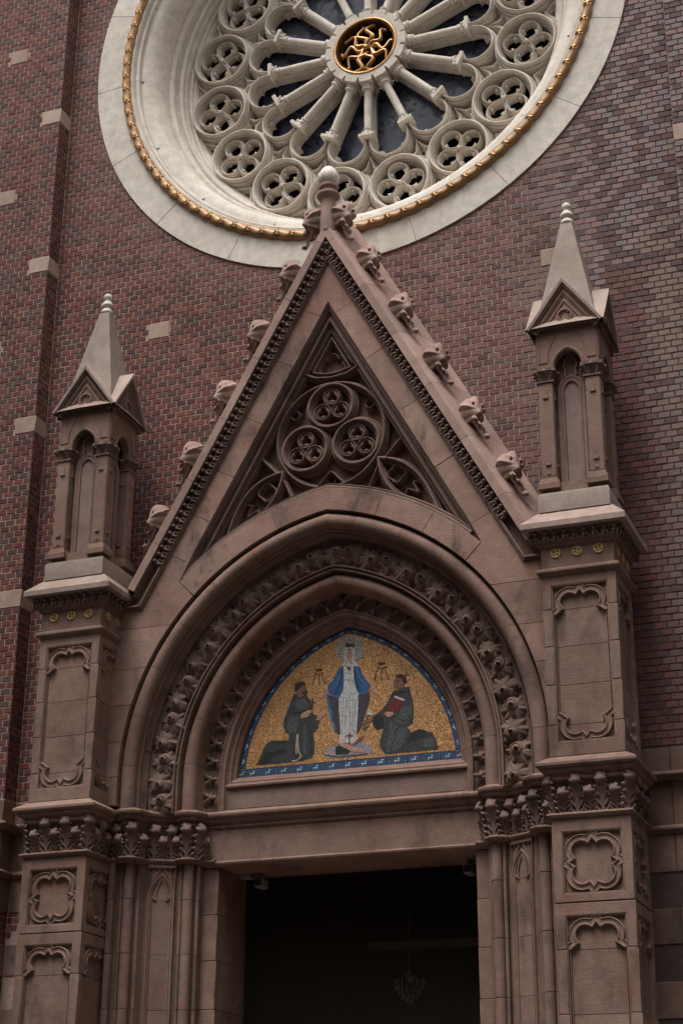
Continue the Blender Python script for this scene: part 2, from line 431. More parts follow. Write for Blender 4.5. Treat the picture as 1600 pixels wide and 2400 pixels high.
def brick_field(root, fr, u0, u1, z0, z1, n, skip, singles, seed, colour, visible=None, phase=0.0, holes=()):
    """lay bricks; the `singles` that show largest become parts of their own, the rest one stuff part"""
    rnd = random.Random(seed); items = []
    k0 = math.floor((z0-Z_REF)/COURSE)
    row = k0
    while Z_REF+row*COURSE < z1:
        v0 = Z_REF+row*COURSE+BJ/2; v1 = v0+COURSE-BJ
        start = u0+phase-(BL*.5 if row % 2 else 0)
        i = 0; u = start
        while u < u1:
            a, b = max(u+BJ/2, u0+.002), min(u+BL-BJ/2, u1-.002)
            for ha, hb, hc, hd in holes:
                if hc < (v0+v1)/2 < hd and a < hb and b > ha:
                    if a < ha: b = min(b, ha-.006)
                    elif b > hb: a = max(a, hb+.006)
                    else: b = a
            if b-a > .03 and not skip((a+b)/2, (v0+v1)/2):
                full = (b-a) > BL-BJ-.003
                x, y, z = fr((a+b)/2, (v0+v1)/2, n)
                pu, pv, d = project((x, y, z))
                vis = full and 4 < pu < 1596 and 4 < pv < 2396 and (visible is None or visible(pu, pv))
                items.append((a, b, v0, v1, i, row, colour(x, z, i, row, rnd), d if vis else 1e9))
            u += BL; i += 1
        row += 1
    order = sorted(range(len(items)), key=lambda q: items[q][7])[:singles]
    chosen = {q for q in order if items[q][7] < 1e8}
    g = G(); cols = []
    pal = []
    for q in sorted(chosen):
        c = items[q][6]
        if len(pal) < 36 and all(sum((a-b)**2 for a, b in zip(c, p[0])) > 1.2e-4 for p in pal):
            gg = G(); vs, fs = brick_geo(-(BL-BJ)/2, (BL-BJ)/2, -(COURSE-BJ)/2, (COURSE-BJ)/2, 0, rnd, F((0, 0, 0), fr.U, fr.V, fr.N)); gg.add(vs, fs)
            pal.append((c, mesh('brick', gg, 'brick', 0, False, [c]*12)))
    for q, (a, b, v0, v1, i, row, c, d) in enumerate(items):
        if q in chosen and pal:
            me = min(pal, key=lambda p: sum((x-y)**2 for x, y in zip(c, p[0])))[1]
            inst('brick', me, root, Matrix.Translation(fr((a+b)/2, (v0+v1)/2, n+rnd.uniform(-.002, .002))))
        else:
            vs, fs = brick_geo(a, b, v0, v1, n, rnd, fr); g.add(vs, fs); cols += [c]*12
    o = part('brickwork', g, 'brick', root, 0, False, True, cols); o['kind'] = 'stuff'

BANDS = [(5.885, 6.16), (5.33, 5.80), (4.86, 5.245), (4.14, 4.50), (3.42, 3.78), (2.70, 3.06), (1.98, 2.34)]
def in_band(z, pad=.0): return any(a-pad < z < b+pad for a, b in BANDS) or 5.2 < z < 5.9
BLOCKS = [(-2.79, -2.487, 12.175, 12.415), (2.487, 2.79, 12.175, 12.415)]
def wall_skip(x, z):
    if math.hypot(x, z-RC) < 3.55: return True
    if z < 12.1-1.82*abs(x): return True
    if abs(x) < 3.25 and z < 8.1: return True
    if z < 6.2 and in_band(z): return True
    return False
def wall_visible(u, v):
    if u < 760: return False
    if u < 800+(v-520)*.70 and v > 480: return False
    ax = 1327+(v-480)*.033
    if v > 470 and abs(u-ax) < min(130, 20+(v-470)*.42): return False
    return not (v > 1140 and u < 1515)

root = thing('brick_wall', 'church facade wall of header bricks behind the portal and round window', 'wall', (0, .25, 0))
g = G(); n = 96; vs = []; fs = []
for i in range(n):
    a = 2*PI*i/n; cx, sz = math.cos(a), math.sin(a)
    k = 4.567/max(abs(cx), abs(sz))
    for y in (.0055, .5):
        vs += [(3.5*cx, y, RC+3.5*sz), (k*cx, y, RC+k*sz)]
for i in range(n):
    a, b = 4*i, 4*((i+1) % n)
    fs += [(a, a+1, b+1, b), (a+2, a+3, b+3, b+2), (a, a+2, b+2, b), (a+1, a+3, b+3, b+1)]
g.add(vs, fs)
for s in (-1, 1): g.box(min(s*1.95, s*4.567), max(s*1.95, s*4.567), .0055, .5, 0, 12.0)
g.box(-1.95, 1.95, .30, .5, 6.3, 9.2); g.box(-1.95, 1.95, .0055, .5, 9.2, 12.0)
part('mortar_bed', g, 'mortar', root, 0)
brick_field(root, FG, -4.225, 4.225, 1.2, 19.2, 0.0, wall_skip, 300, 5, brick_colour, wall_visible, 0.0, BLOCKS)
for a, b, c, d in BLOCKS:
    g = G(); g.prism(FG, [(a+.006, c+.006), (b-.006, c+.006), (b-.006, d-.006), (a+.006, d-.006)], -.03, .004, .006); part('stone_block', g, 'quoin', root)
for s in (-1, 1):
    for a, b in BANDS:
        xs = [2.4, 3.02, 3.62, 4.215]
        for x0, x1 in zip(xs, xs[1:]):
            q0, q1 = sorted((s*x0, s*x1))
            g = G(); g.prism(FG, [(q0+.004, a+.004), (q1-.004, a+.004), (q1-.004, b-.004), (q0+.004, b-.004)], -.03, .006+random.uniform(-.002, .002), .006); part('stone_block', g, 'stone_dark', root)

def buttress(s):
    side = 'left' if s < 0 else 'right'
    root = thing('buttress', 'shallow brick buttress with beige stone blocks at the %s edge of the facade' % side, 'buttress', (s*5.4, -.13, 0), 'brick buttresses flanking the facade')
    X0, X1 = 4.23, 8.4
    quo = [(4.23, 4.525, z-.24, z) for z in (8.815, 11.215, 13.615, 16.015, 18.4)]+[(4.86, 5.145, z-.24, z) for z in (10.015, 12.415, 14.815, 17.215)]
    if s > 0: quo = [(a, b, c-2.395+2.4*0, d-2.395) if False else (a, b, c, d) for a, b, c, d in quo]
    def skip(x, z):
        x = abs(x)
        if z < 6.2 and in_band(z): return True
        return False
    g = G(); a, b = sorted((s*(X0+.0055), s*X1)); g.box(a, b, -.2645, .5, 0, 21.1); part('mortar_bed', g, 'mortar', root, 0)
    a, b = sorted((s*X0, s*X1))
    def col(x, z, i, row, rnd): return brick_colour(x, z, i, row, rnd)
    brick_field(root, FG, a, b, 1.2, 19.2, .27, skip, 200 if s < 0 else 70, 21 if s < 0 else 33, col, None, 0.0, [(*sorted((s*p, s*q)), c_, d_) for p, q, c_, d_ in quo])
    fr = F((s*X0, 0, 0), (0, 1, 0) if s < 0 else (0, -1, 0), (0, 0, 1), (-s, 0, 0))
    u0, u1 = (-.27, -.003) if s < 0 else (.003, .27)
    def skip2(u, z): return (z < 6.2 and in_band(z)) or any(c < z < d for a2, b2, c, d in quo[:5])
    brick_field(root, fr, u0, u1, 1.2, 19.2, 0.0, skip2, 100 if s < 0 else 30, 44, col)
    for k, (a, b, c, d) in enumerate(quo):
        q0, q1 = sorted((s*(a+.003), s*(b-.006)))
        g = G()
        if k < 5: g.box(min(s*(a-.004), s*(b-.006)), max(s*(a-.004), s*(b-.006)), -.275, .03, c+.006, d-.006, .006)
        else: g.prism(FG, [(q0, c+.006), (q1, c+.006), (q1, d-.006), (q0, d-.006)], .24, .275, .006)
        part('quoin', g, 'quoin', root)
    for a, b in BANDS:
        g = G(); q0, q1 = sorted((s*(X0-.005), s*4.85)); g.box(q0, q1, -.277, .02, a+.004, b-.004, .006); part('stone_block', g, 'stone_dark', root)
        g = G(); q0, q1 = sorted((s*4.858, s*5.6)); g.box(q0, q1, -.276, -.2, a+.004, b-.004, .006); part('stone_block', g, 'stone_dark', root)
        for e0 in (5.608, 6.3, 7.0, 7.7):
            g = G(); q0, q1 = sorted((s*e0, s*(e0+.692))); g.box(q0, q1, -.2765, -.2, a+.004, b-.004, .006); part('stone_block', g, 'stone_dark', root)
    for z0, pr in ((5.80, .13), (5.245, .06)):
        g = G(); path = [(s*8.4, -.27), (s*X0, -.27), (s*X0, 0), (s*3.2, 0)]
        if s > 0: path = path[::-1]
        h = .085
        g.sweep(PLAN, path, [(.02, z0), (-.012, z0), (-.03, z0+.015), (-pr*.7, z0+.035), (-pr, z0+.045), (-pr, z0+h-.022), (-pr*.75, z0+h-.01), (.02, z0+h+.03)])
        part('string_course', g, 'stone', root)
    return root
buttress(-1); buttress(1)

# ------------------------------------------------------------------ rose window
def rose():
    root = thing('rose_window', 'great cream stone wheel window with gilded rope rim and sixteen spokes', 'window', (0, .3, RC-3.81))
    FR = F((0, 0, RC), (1, 0, 0), (0, 0, 1), (0, -1, 0))
    # flat outer ring in stones
    N = 18
    for k in range(N):
        a0, a1 = 360*k/N+4.0+.04, 360*(k+1)/N+4.0-.04
        g = G(); g.prism(FR, arc(0, 0, 3.81, a0, a1, 10)+arc(0, 0, 3.40, a1, a0, 10), -.10, .022, .003); part('ring_stone', g, 'cream', root)
    # gilded rope
    g = G(); M, K = 672, 12; rows = []
    for i in range(M):
        a = 2*PI*i/M; row = []
        ph = (i/7.0) % 1.0
        bulge = 1+.035*math.cos(2*PI*ph)
        for j in range(K):
            f = 2*PI*j/K; r = .064*bulge*(1+.10*math.cos(2*f-96*a))
            row.append(FR((3.348+r*math.cos(f))*math.cos(a), (3.348+r*math.cos(f))*math.sin(a), .025+r*math.sin(f)))
        rows.append(row)
    g.rows(rows, True, True); part('rope_moulding', g, 'gold', root, 60)
    k = G()
    for q in range(3):
        a = (q-1)*.75
        fr = F((0, 0, 0), (math.cos(a), math.sin(a), 0), (-math.sin(a), math.cos(a), 0), (0, 0, 1))
        k.disc(fr, (.012, 0, .062-.014*abs(q-1)), lambda t: .046*(1+.10*math.cos(5*t)), lambda r, t: .012*(1-r*r)+.008*r*math.cos(5*t), 4, 15, .02)
    k.ball((0, 0, .078), .014, 6)
    km = mesh('leaf_knot', k, 'gold_bright', 50)
    for i in range(96):
        a = 2*PI*(i+.5)/96
        e, tn = Vector((math.cos(a), 0, math.sin(a))), Vector((-math.sin(a), 0, math.cos(a)))
        fl = -1 if a > PI else 1
        n1 = (Vector((0, -1, 0))-e*.25).normalized(); x1 = (tn-n1*tn.dot(n1)).normalized()
        inst('leaf_knot', km, root, basis(Vector((0, -.025, RC))+e*3.348, x1, n1.cross(x1), n1))
    # splayed mouldings
    def ring(name, prof, mat='cream', n=144, segs=1, sm=38):
        if segs == 1:
            g = G(); g.rows([[FR(r*math.cos(2*PI*i/n), r*math.sin(2*PI*i/n), d) for r, d in prof] for i in range(n)], True); part(name, g, mat, root, sm)
        else:
            m = n//segs
            for q in range(segs):
                g = G(); rows = []
                for i in range(m+1):
                    a = 2*PI*(q+(i/m)*(1-.0022*segs/16)+.0011)/segs+.05
                    rows.append([FR(r*math.cos(a), r*math.sin(a), d) for r, d in prof])
                g.rows(rows, cap=True); part(name, g, mat, root, sm)
    ring('fillet', [(3.40, -.1), (3.40, .012), (3.31, .010), (3.285, .03), (3.255, .03), (3.24, .0), (3.235, -.03), (3.21, -.02), (3.185, -.03), (3.175, -.06), (3.172, -.2)], segs=16)
    cav = [(3.172, -.055), (3.165, -.075)]+[(2.925+.235*(1-math.sin(math.radians(b))), -.44+.345*(1-math.cos(math.radians(b))) if False else -.085-.36*(1-math.cos(math.radians(b)))) for b in range(0, 91, 9)]
    ring('cavetto_stone', cav+[(2.925, -.47)], segs=16)
    ring('roll', [(2.96, -.44)]+round_prof(2.895, -.485, .05, 60, 250, 8)+[(2.855, -.56), (2.84, -.58)]+round_prof(2.80, -.60, .036, 60, 250, 6)+[(2.765, -.65), (2.745, -.665), (2.74, -.70), (2.73, -1.05)], segs=1)
    # tracery
    RP = [(-.066, -.95), (-.066, -.86), (-.060, -.835), (-.050, -.832), (-.047, -.855), (-.040, -.785), (-.030, -.780), (-.027, -.80), (-.018, -.715), (-.006, -.70), (.006, -.70), (.018, -.715), (.026, -.80), (.031, -.765), (.043, -.765), (.048, -.845), (.054, -.815), (.064, -.82), (.066, -.88), (.082, -.89), (.082, -.96)]
    g = G(); ZF = F((0, 0, 0), (1, 0, 0), (0, 1, 0), (0, 0, 1))
    g.sweep(ZF, circle(0, 0, .402, 48)[::-1], RP, True); ringm = mesh('roundel', g, 'cream')
    g = G(); pr = .132; c0 = .198
    path = [(.030, 0)]+arc(c0, 0, pr, 180+38, 180+322, 22)
    PP = [(-.024, -.91), (-.024, -.815), (-.016, -.805), (-.012, -.83), (-.007, -.768), (.0, -.76), (.007, -.768), (.012, -.83), (.017, -.805), (.027, -.815), (.027, -.91)]
    g.sweep(ZF, path[::-1], PP, True)
    for sg in (-1, 1):
        a = sg*100; cx, cy = c0+(pr-.02)*math.cos(math.radians(a)), (pr-.02)*math.sin(math.radians(a))
        d = Vector((c0+.055-cx, -cy, 0)).normalized(); t2 = Vector((-d.y, d.x, 0))
        q = [(cx+t2.x*.036, cy+t2.y*.036), (cx+d.x*.026+t2.x*.012, cy+d.y*.026+t2.y*.012), (cx+d.x*.052, cy+d.y*.052), (cx+d.x*.026-t2.x*.012, cy+d.y*.026-t2.y*.012), (cx-t2.x*.036, cy-t2.y*.036)]
        g.prism(ZF, q, -.90, -.785, .010)
    petm = mesh('foil', g, 'cream')
    g = G(); g.ball((0, 0, -.755), .034, 8); bossm = mesh('foil_boss', g, 'cream')
    g = G(); LPf = [(o*.86 if o > 0 else o*.62, n-.004) for o, n in RP]
    g.sweep(ZF, arc(0, 0, .268, -30, 210, 30)[::-1], LPf)
    for a in (35, 145):
        cx, cy = .225*math.cos(math.radians(a)), .225*math.sin(math.radians(a)); d = Vector((-math.cos(math.radians(a-12 if a < 90 else a+12)), -math.sin(math.radians(a-12 if a < 90 else a+12)), 0)); t2 = Vector((-d.y, d.x, 0))
        g.prism(ZF, [(cx+t2.x*.05, cy+t2.y*.05), (cx+d.x*.03+t2.x*.014, cy+d.y*.03+t2.y*.014), (cx+d.x*.062, cy+d.y*.062), (cx+d.x*.03-t2.x*.014, cy+d.y*.03-t2.y*.014), (cx-t2.x*.05, cy-t2.y*.05)], -.95, -.80, .014)
    lobem = mesh('light_arch', g, 'cream')
    def loc(a, r, n=0.0, extra=0.0):
        e = Vector((math.cos(a), 0, math.sin(a))); tn = Vector((-math.sin(a), 0, math.cos(a)))
        return basis(Vector((0, 0, RC))+e*r+Vector((0, -n, 0)), e, tn, Vector((0, -1, 0)))
    for k in range(16):
        a = 2*PI*(k+.5)/16
        o = inst('roundel', ringm, root, loc(a, 2.29))
        for q in range(4):
            b = q*PI/2
            inst('foil', petm, o, Matrix.Rotation(b, 4, 'Z'), False)
        inst('foil_boss', bossm, o, None, False)
        ml = loc(a, 1.548)
        inst('light_arch', lobem, root, ml @ Matrix.Rotation(-PI/2, 4, 'Z'))
        g = G(); p = [FR(r*math.cos(t2), r*math.sin(t2), -1.0) for r, t2 in ((.5, a-PI/16), (1.9, a-PI/16), (1.93, a), (1.9, a+PI/16), (.5, a+PI/16))]; g.add(p, [tuple(range(5))]); part('pane', g, 'glass', root, 0)
        g = G(); p = [FR(r*math.cos(t2), r*math.sin(t2), -1.03) for r, t2 in ((1.8, a-PI/16), (2.85, a-PI/16), (2.9, a), (2.85, a+PI/16), (1.8, a+PI/16))]; g.add(p, [tuple(range(5))]); part('roundel_pane', g, 'void', root, 0)
    ring('outer_tracery_rim', [(2.76, -.78), (2.735, -.735), (2.70, -.745), (2.69, -.79), (2.665, -.80), (2.655, -.86), (2.63, -.87), (2.625, -1.02)])
    g = G(); wp = [(-.045, -.97), (-.045, -.88), (-.030, -.86), (-.026, -.875), (-.012, -.825), (.0, -.82), (.012, -.825), (.026, -.875), (.030, -.86), (.045, -.88), (.045, -.97)]
    g.sweep(ZF, [(2.50, 0), (2.655, .17), (2.665, 0), (2.655, -.17)][::-1], wp, True)
    g.sweep(ZF, [(2.10, 0), (1.98, .05), (1.93, .15), (1.87, .05), (1.70, 0), (1.87, -.05), (1.93, -.15), (1.98, -.05)], wp, True)
    webm = mesh('tracery_web', g, 'cream')
    for k in range(16): inst('tracery_web', webm, root, loc(2*PI*k/16, 0))
    # spokes
    g = G(); CF = F((0, 0, -.745), (0, 1, 0), (0, 0, 1), (1, 0, 0))
    g.lathe([(.058, .58), (.088, .60), (.09, .625), (.072, .64), (.085, .652), (.085, .672), (.060, .685), (.055, .70), (.053, 1.30), (.066, 1.31), (.066, 1.325), (.054, 1.335)], n=16, fr=CF)
    shaftm = mesh('colonnette', g, 'cream', 50)
    g = G(); g.lathe([(.058, 1.335), (.060, 1.36), (.075, 1.395), (.098, 1.42), (.098, 1.424)], n=16, fr=CF)
    rr = random.Random(3)
    for q in range(10):
        b = 2*PI*q/10; x, y = .078*math.cos(b), .078*math.sin(b); g.ball((1.40 if q % 2 else 1.375, x, -.745+y), .021, 6, (1.2, 1, 1))
    g.box(1.423, 1.475, -.108, .108, -.855, -.632, .008)
    capm = mesh('spoke_capital', g, 'cream', 40)
    g = G(); g.box(.50, 1.60, -.040, .040, -.99, -.80, .012); g.box(.50, 1.50, -.055, .055, -.985, -.875, .01); mulm = mesh('mullion', g, 'cream')
    for k in range(16):
        m = loc(2*PI*k/16, 0)
        o = inst('colonnette', shaftm, root, m); inst('spoke_capital', capm, o, None, False); inst('mullion', mulm, o, None, False)
    # hub
    g = G(); rows = []; H = 320
    for i in range(H):
        a = 2*PI*i/H; d = abs(((a/(2*PI)*16) % 1.0)-.5)
        ro = .525 if d < .055 else .592
        rows.append([FR(r*math.cos(a), r*math.sin(a), n) for r, n in ((.462, -.95), (.462, -.63), (.468, -.62), (ro-.008, -.62), (ro, -.632), (ro, -.95))])
    g.rows(rows, True); part('hub', g, 'cream', root)
    g = G(); g.sweep(FR, circle(0, 0, .447, 64), [(x, y-.625) for x, y in arc(0, 0, .018, -30, 210, 8)], True); g.sweep(FR, circle(0, 0, .424, 64), [(.012, -.63), (0, -.64), (-.012, -.70), (-.012, -.85)], True)
    part('gilded_ring', g, 'gold_bright', root)
    g = G(); g.add([FR(.47*math.cos(2*PI*i/32), .47*math.sin(2*PI*i/32), -.86) for i in range(32)], [tuple(range(32))]); part('hub_backing', g, 'void', root, 0)
    g = G(); rnd = random.Random(8)
    for k in range(10):
        a = 2*PI*k/10+rnd.uniform(-.12, .12); ph = rnd.uniform(0, 6); L = rnd.uniform(.33, .385)
        for st in (-1, 0, 1):
            pts = []; rad = []
            for i in range(22):
                f = i/21; r = .05+L*f*.92; wv = math.sin(f*8.5+ph)*(.030+.048*f)+st*.024*(1-.3*f)*math.cos(ph+f*3)
                pts.append(FR(r*math.cos(a)-wv*math.sin(a), r*math.sin(a)+wv*math.cos(a), -.70+.03*math.sin(f*3)+(0 if st == 0 else -.016))); rad.append(.0225*(1-.25*f))
            g.tube(pts, rad, 7)
        e = pts[-1]; g.ball(tuple(e+Vector((0, -.01, 0))), .028, 8)
    g.ball(tuple(FR(0, 0, -.66)), .045, 10); part('gilded_ornament', g, 'gold_bright', root, 60)
rose()

# ------------------------------------------------------------------ ornaments shared between things
def ball_flower():
    g = G(); g.ball((0, .008, .032), .025, 8)
    fr = F((0, 0, 0), (1, 0, 0), (0, 1, 0), (0, 0, 1))
    g.disc(fr, (0, -.015, .018), lambda a: .046*(1+.25*math.cos(4*a)), lambda r, a: -.02*r*r, 3, 12, .02)
    g.tube([(0, -.03, .02), (-.012, -.06, .026), (0, -.095, .006)], [.017, .013, .007], 5)
    g.tube([(.02, -.03, .012), (.034, -.055, .022), (.03, -.09, .004)], [.010, .010, .005], 5)
    return mesh('ball_flower', g, 'carved', 50)
BALL = ball_flower()

def rosette(seed):
    g = G(); rnd = random.Random(seed); ph = rnd.uniform(0, 6); sw = 1 if seed % 2 else -1
    fr = F((0, 0, 0), (1, 0, 0), (0, 1, 0), (0, 0, 1))
    ox, oy = .030*sw, -.012
    # ruffled leaf behind
    g.disc(fr, (-.008*sw, 0, .016), lambda a: .148*(1+.05*math.cos(6*a+ph)+.035*math.cos(11*a)+.02*math.cos(16*a)), lambda r, a: .050*(1-r*r)+.014*r**3*math.cos(6*a+ph)+.009*r**3*math.cos(11*a)-.012*r**6, 10, 96, .03)
    # spiral bud
    def h(r, a):
        sp = (a*sw/(2*PI)+1.9*r) % 1.0
        groove = math.exp(-((sp-.5)/.13)**2)
        return .088*(1-r**1.7)-.020*groove*clamp((r-.18)*6)+.012*math.exp(-((r-.22)/.07)**2)-(.05 if r < .13 else 0)
    g.disc(fr, (ox, oy, .020), lambda a: .100*(1+.05*math.cos(2*a+ph)), h, 16, 48, .03)
    # side leaflets
    for k in range(0):
        a = ph+k*1.2566; c, s_ = math.cos(a), math.sin(a)
        f2 = F((0, 0, 0), (c, s_, 0), (-s_, c, 0), (0, 0, 1))
        g.disc(f2, (.108, 0, .016), lambda t: .040*(1+.15*math.cos(3*t)), lambda r, t: .022*(1-r*r)+.008*r*math.cos(3*t), 4, 24, .02)
    return mesh('rosette', g, 'carved', 55)
ROSETTES = [rosette(1), rosette(2), rosette(5), rosette(8)]

def crocket():
    """x = up the slope, y = out from the slope, z = towards the street"""
    g = G()
    e3 = Vector((-.50, .52, .66)).normalized(); e1 = Vector((.80, .55, -.05)); e1 = (e1-e3*e1.dot(e3)).normalized(); e2 = e3.cross(e1)
    fr = F((.0, .065, .05), e1, e2, e3)
    def R(a): return .142*(1+.05*math.cos(2*a)+.05*math.cos(5*a+.9)+.045*math.cos(9*a+.4)+.02*math.cos(14*a+2))
    def h(r, a):
        x, y = r*math.cos(a), r*math.sin(a)
        d = sum(math.exp(-((x-.36)**2+(y-q)**2)/.006) for q in (-.36, .40))
        rim = r**5
        return .110*(1-r*r)**.6+.050*math.exp(-((x+.30)**2+(y-.02)**2)/.09)-.10*d+rim*(.022*math.cos(5*a+.9)+.026*math.cos(9*a+.4)+.008*math.cos(14*a+2))-.045*r**6
    g.disc(fr, (0, 0, 0), R, h, 20, 108, .035)
    # trailing stem with leaflets
    g.tube([(-.06, .05, .05), (-.13, .035, .085), (-.19, .028, .065), (-.26, .018, .085), (-.33, .010, .065)], [.055, .036, .027, .020, .012], 8)
    for x, z, r in ((-.14, .135, .048), (-.12, .03, .044), (-.20, .115, .038), (-.20, .02, .034), (-.34, .07, .030)):
        f3 = F((x, .034, z), (1, 0, 0), (0, 0, 1), (0, 1, 0)); g.disc(f3, (0, 0, .01), lambda a: r*(1+.18*math.cos(3*a+x*40)), lambda q, a: .025*(1-q*q)+.010*q*math.cos(3*a), 4, 24, .035)
    return mesh('crocket', g, 'terracotta', 55)
CROCKET = crocket()

def capital_leaf(h, knob):
    """z up, y out of the bell"""
    g = G(); k = knob
    # fan shaped leaf body
    rows = []
    for i in range(9):
        t_ = i/8; w_ = k*(.50+.25*t_+.55*max(0, math.sin(PI*(t_-.1)))*t_); y = .012+.03*t_+.055*t_**3
        rows.append([(w_*math.cos(b_), y+k*.34*math.sin(b_)*(1-.2*t_), h*.88*t_) for b_ in [PI*j/8 for j in range(9)]])
    g.rows(rows, cap=True)
    # curled head
    g.ball((0, .090, h*.90), k*1.08, 12, (1.12, .80, .74))
    fr = F((0, .085, h*.93), (1, 0, 0), (0, .35, .94), (0, .94, -.35))
    g.disc(fr, (0, 0, k*.45), lambda a: k*1.22*(1+.10*math.cos(5*a+.5)+.07*math.cos(9*a)), lambda r, a: .02*(1-r*r)-.035*r*r+.010*r*r*math.cos(7*a), 5, 30, .02)
    # side fronds
    for sg in (-1, 1):
        for zz, rr, out in ((.74, .62, .055), (.55, .58, .045), (.34, .52, .032), (.14, .44, .022)):
            x0 = sg*k*(1.05+.18*math.sin(zz*9))
            g.tube([(sg*k*.25, .025, h*(zz-.20)), (x0*.75, out, h*(zz-.10)), (x0*1.05, out+.014, h*zz), (x0*1.32, out+.004, h*(zz-.03))], [k*.22, k*.30, k*.26, k*.14], 6)
            g.ball((x0*1.25, out+.004, h*(zz-.045)), k*.30*rr*1.5, 6)
    return mesh('capital_leaf', g, 'carved', 55)
LEAF_HI, LEAF_LO = capital_leaf(.335, .054), capital_leaf(.205, .046)
LEAF_SMALL = capital_leaf(.15, .030)

# ------------------------------------------------------------------ portal gable
SX, SZ = .4816, -.8764                       # unit vector down the right slope
def slope_pt(s, apex, l): return (s*SX*l, apex+SZ*l)
def gable():
    root = thing('portal_gable', 'steep reddish sandstone gable with leaf crockets and blind tracery over the portal', 'gable', (0, -.4, 8.2))
    LN = 2.46/SX
    chev = [slope_pt(-1, 12.9, LN), (0, 12.9), slope_pt(1, 12.9, LN)]
    cuts = sorted([LN+s*x/SX for s in (-1, 1) for x in (.13, .53, .93, 1.335, 1.745, 2.16)])
    split_sweep('coping_stone', FG, chev, cuts, [(-.10, .05), (-.10, .70), (-.096, .77), (-.004, .77), (.005, .762), (.165, .46), (.176, .43), (.184, .40), (.275, .05)], 'terracotta', root, .005)
    # ball-flower cornice under the coping, with its level returns
    cp = [(-2.75, 8.43), (-2.456, 8.43), (0, 12.9), (2.456, 8.43), (2.75, 8.43)]
    g = G(); g.sweep(FG, cp, [(-.098, .745), (-.106, .69), (-.115, .625), (-.19, .625), (-.200, .66), (-.205, .71), (-.225, .71), (-.23, .685), (-.245, .69), (-.252, .655), (-.26, .60)]); part('cornice', g, 'stone_dark', root)
    for s in (-1, 1):
        for k in range(52):
            l = .16+k*.094
            if l > LN-.35: break
            p = slope_pt(s, 12.9, l); n = (s*.8764, .4816)
            jz = random.uniform(-.004, .004)
            o = Vector((p[0]-n[0]*(.135+jz), -.700, p[1]-n[1]*(.135+jz)))
            inst('ball_flower', BALL, root, basis(o, (s*SX*-1 if s < 0 else SX, 0, SZ if s > 0 else SZ) if False else (n[1], 0, -n[0]), (n[0], 0, n[1]), (0, -1, 0)))
        for k in range(2):
            inst('ball_flower', BALL, root, basis(Vector((s*(2.50+k*.1), -.70, 8.30)), (1, 0, 0), (0, 0, 1), (0, -1, 0)))
    # facing stones of the slope band
    A0, A1 = 12.40, 11.845
    def band(s, l0, l1):
        # l measured along the inner line; cuts perpendicular to the slope
        d = (A0-A1)*.4816; k = (A0-A1)*.8764
        def inn(l): return slope_pt(s, A1, l)
        def out(l): p = inn(l); return (p[0]+s*.8764*d, p[1]+.4816*d)
        return [inn(l0), out(l0), out(l1), inn(l1)]
    gp = .0022
    jit = lambda: .66+random.uniform(-.0025, .0025)
    d = (A0-A1)*.4816
    l0 = .20
    q = [(-s_*0, 0) for s_ in ()]
    p1 = band(1, 0, l0); p2 = band(-1, 0, l0)
    g = G(); g.prism(FG, [(0, A0-.004), (p2[2][0], p2[2][1]), p2[3], (0, A1), p1[3], (p1[2][0], p1[2][1])][::-1], .30, jit(), .003); part('facing_stone', g, 'stone_warm', root)
    for s in (-1, 1):
        ls = [.20, 1.0, 1.86, 2.74, 3.60] if s > 0 else [.20, .92, 1.72, 2.45, 3.05, 3.60]
        for a, b in zip(ls, ls[1:]):
            poly = band(s, a+gp, b-gp); g = G(); g.prism(FG, poly, .30, jit(), .003); part('facing_stone', g, 'stone_warm', root)
        # spandrel beside the arch
        C0, Z0, RI = -.468, 6.17, 2.985
        ax = lambda z: s*(C0+math.sqrt(max(0, RI*RI-max(0, z-Z0)**2)))
        b = band(s, 3.60+gp, 3.7)
        zs = [7.95, 7.46, 7.03, 6.60, 6.20, 5.87]
        def arcpts(z0, z1, n=8): return [(ax(z0+(z1-z0)*i/n), z0+(z1-z0)*i/n) for i in range(n+1)]
        poly = [b[0], b[1], (s*(A0-8.2)/1.82, 8.2), (s*2.67, 8.2), (s*2.67, 7.953)]+arcpts(7.953, 8.266)+[(s*1.8425, 8.456)]
        g = G(); g.prism(FG, poly, .30, jit(), .003); part('facing_stone', g, 'stone_warm', root)
        for z1, z0 in zip(zs, zs[1:]):
            poly = [(s*2.67, z1-gp), (s*2.67, z0+gp)]+arcpts(z0+gp, z1-gp)
            g = G(); g.prism(FG, poly, .30, jit(), .003); part('facing_stone', g, 'stone_warm', root)
        # arch band voussoirs
        RO = 3.25
        def pol(r, a): return (s*(C0+r*math.cos(math.radians(a))), Z0+r*math.sin(math.radians(a)))
        an = [44.75, 57, 69, None]
        for a, b2 in zip(an, an[1:]):
            if b2 is None: e0, e1 = math.degrees(math.acos(.468/RI))-.05, math.degrees(math.acos(.468/RO))-.05
            else: e0 = e1 = b2-.06
            P = [pol(RI, a+.06+(e0-a)*i/6) for i in range(7)]+[pol(RO, a+.06+(e1-a)*i/6) for i in range(6, -1, -1)]
            g = G(); g.prism(FG, P, .30, jit()+.002, .003); part('voussoir', g, 'stone_warm', root)
    # moulded triangular frame of the tracery panel
    L2 = 4.1
    ch2 = [slope_pt(-1, A1, L2), (0, A1), slope_pt(1, A1, L2)]
    g = G(); g.sweep(FG, ch2, [(.004, .52), (.004, .645), (-.018, .640), (-.024, .615), (-.040, .620), (-.048, .590), (-.052, .57), (-.085, .572), (-.092, .600), (-.108, .598), (-.116, .56), (-.122, .53), (-.150, .535), (-.158, .50), (-.16, .28)]); part('panel_moulding', g, 'stone_dark', root)
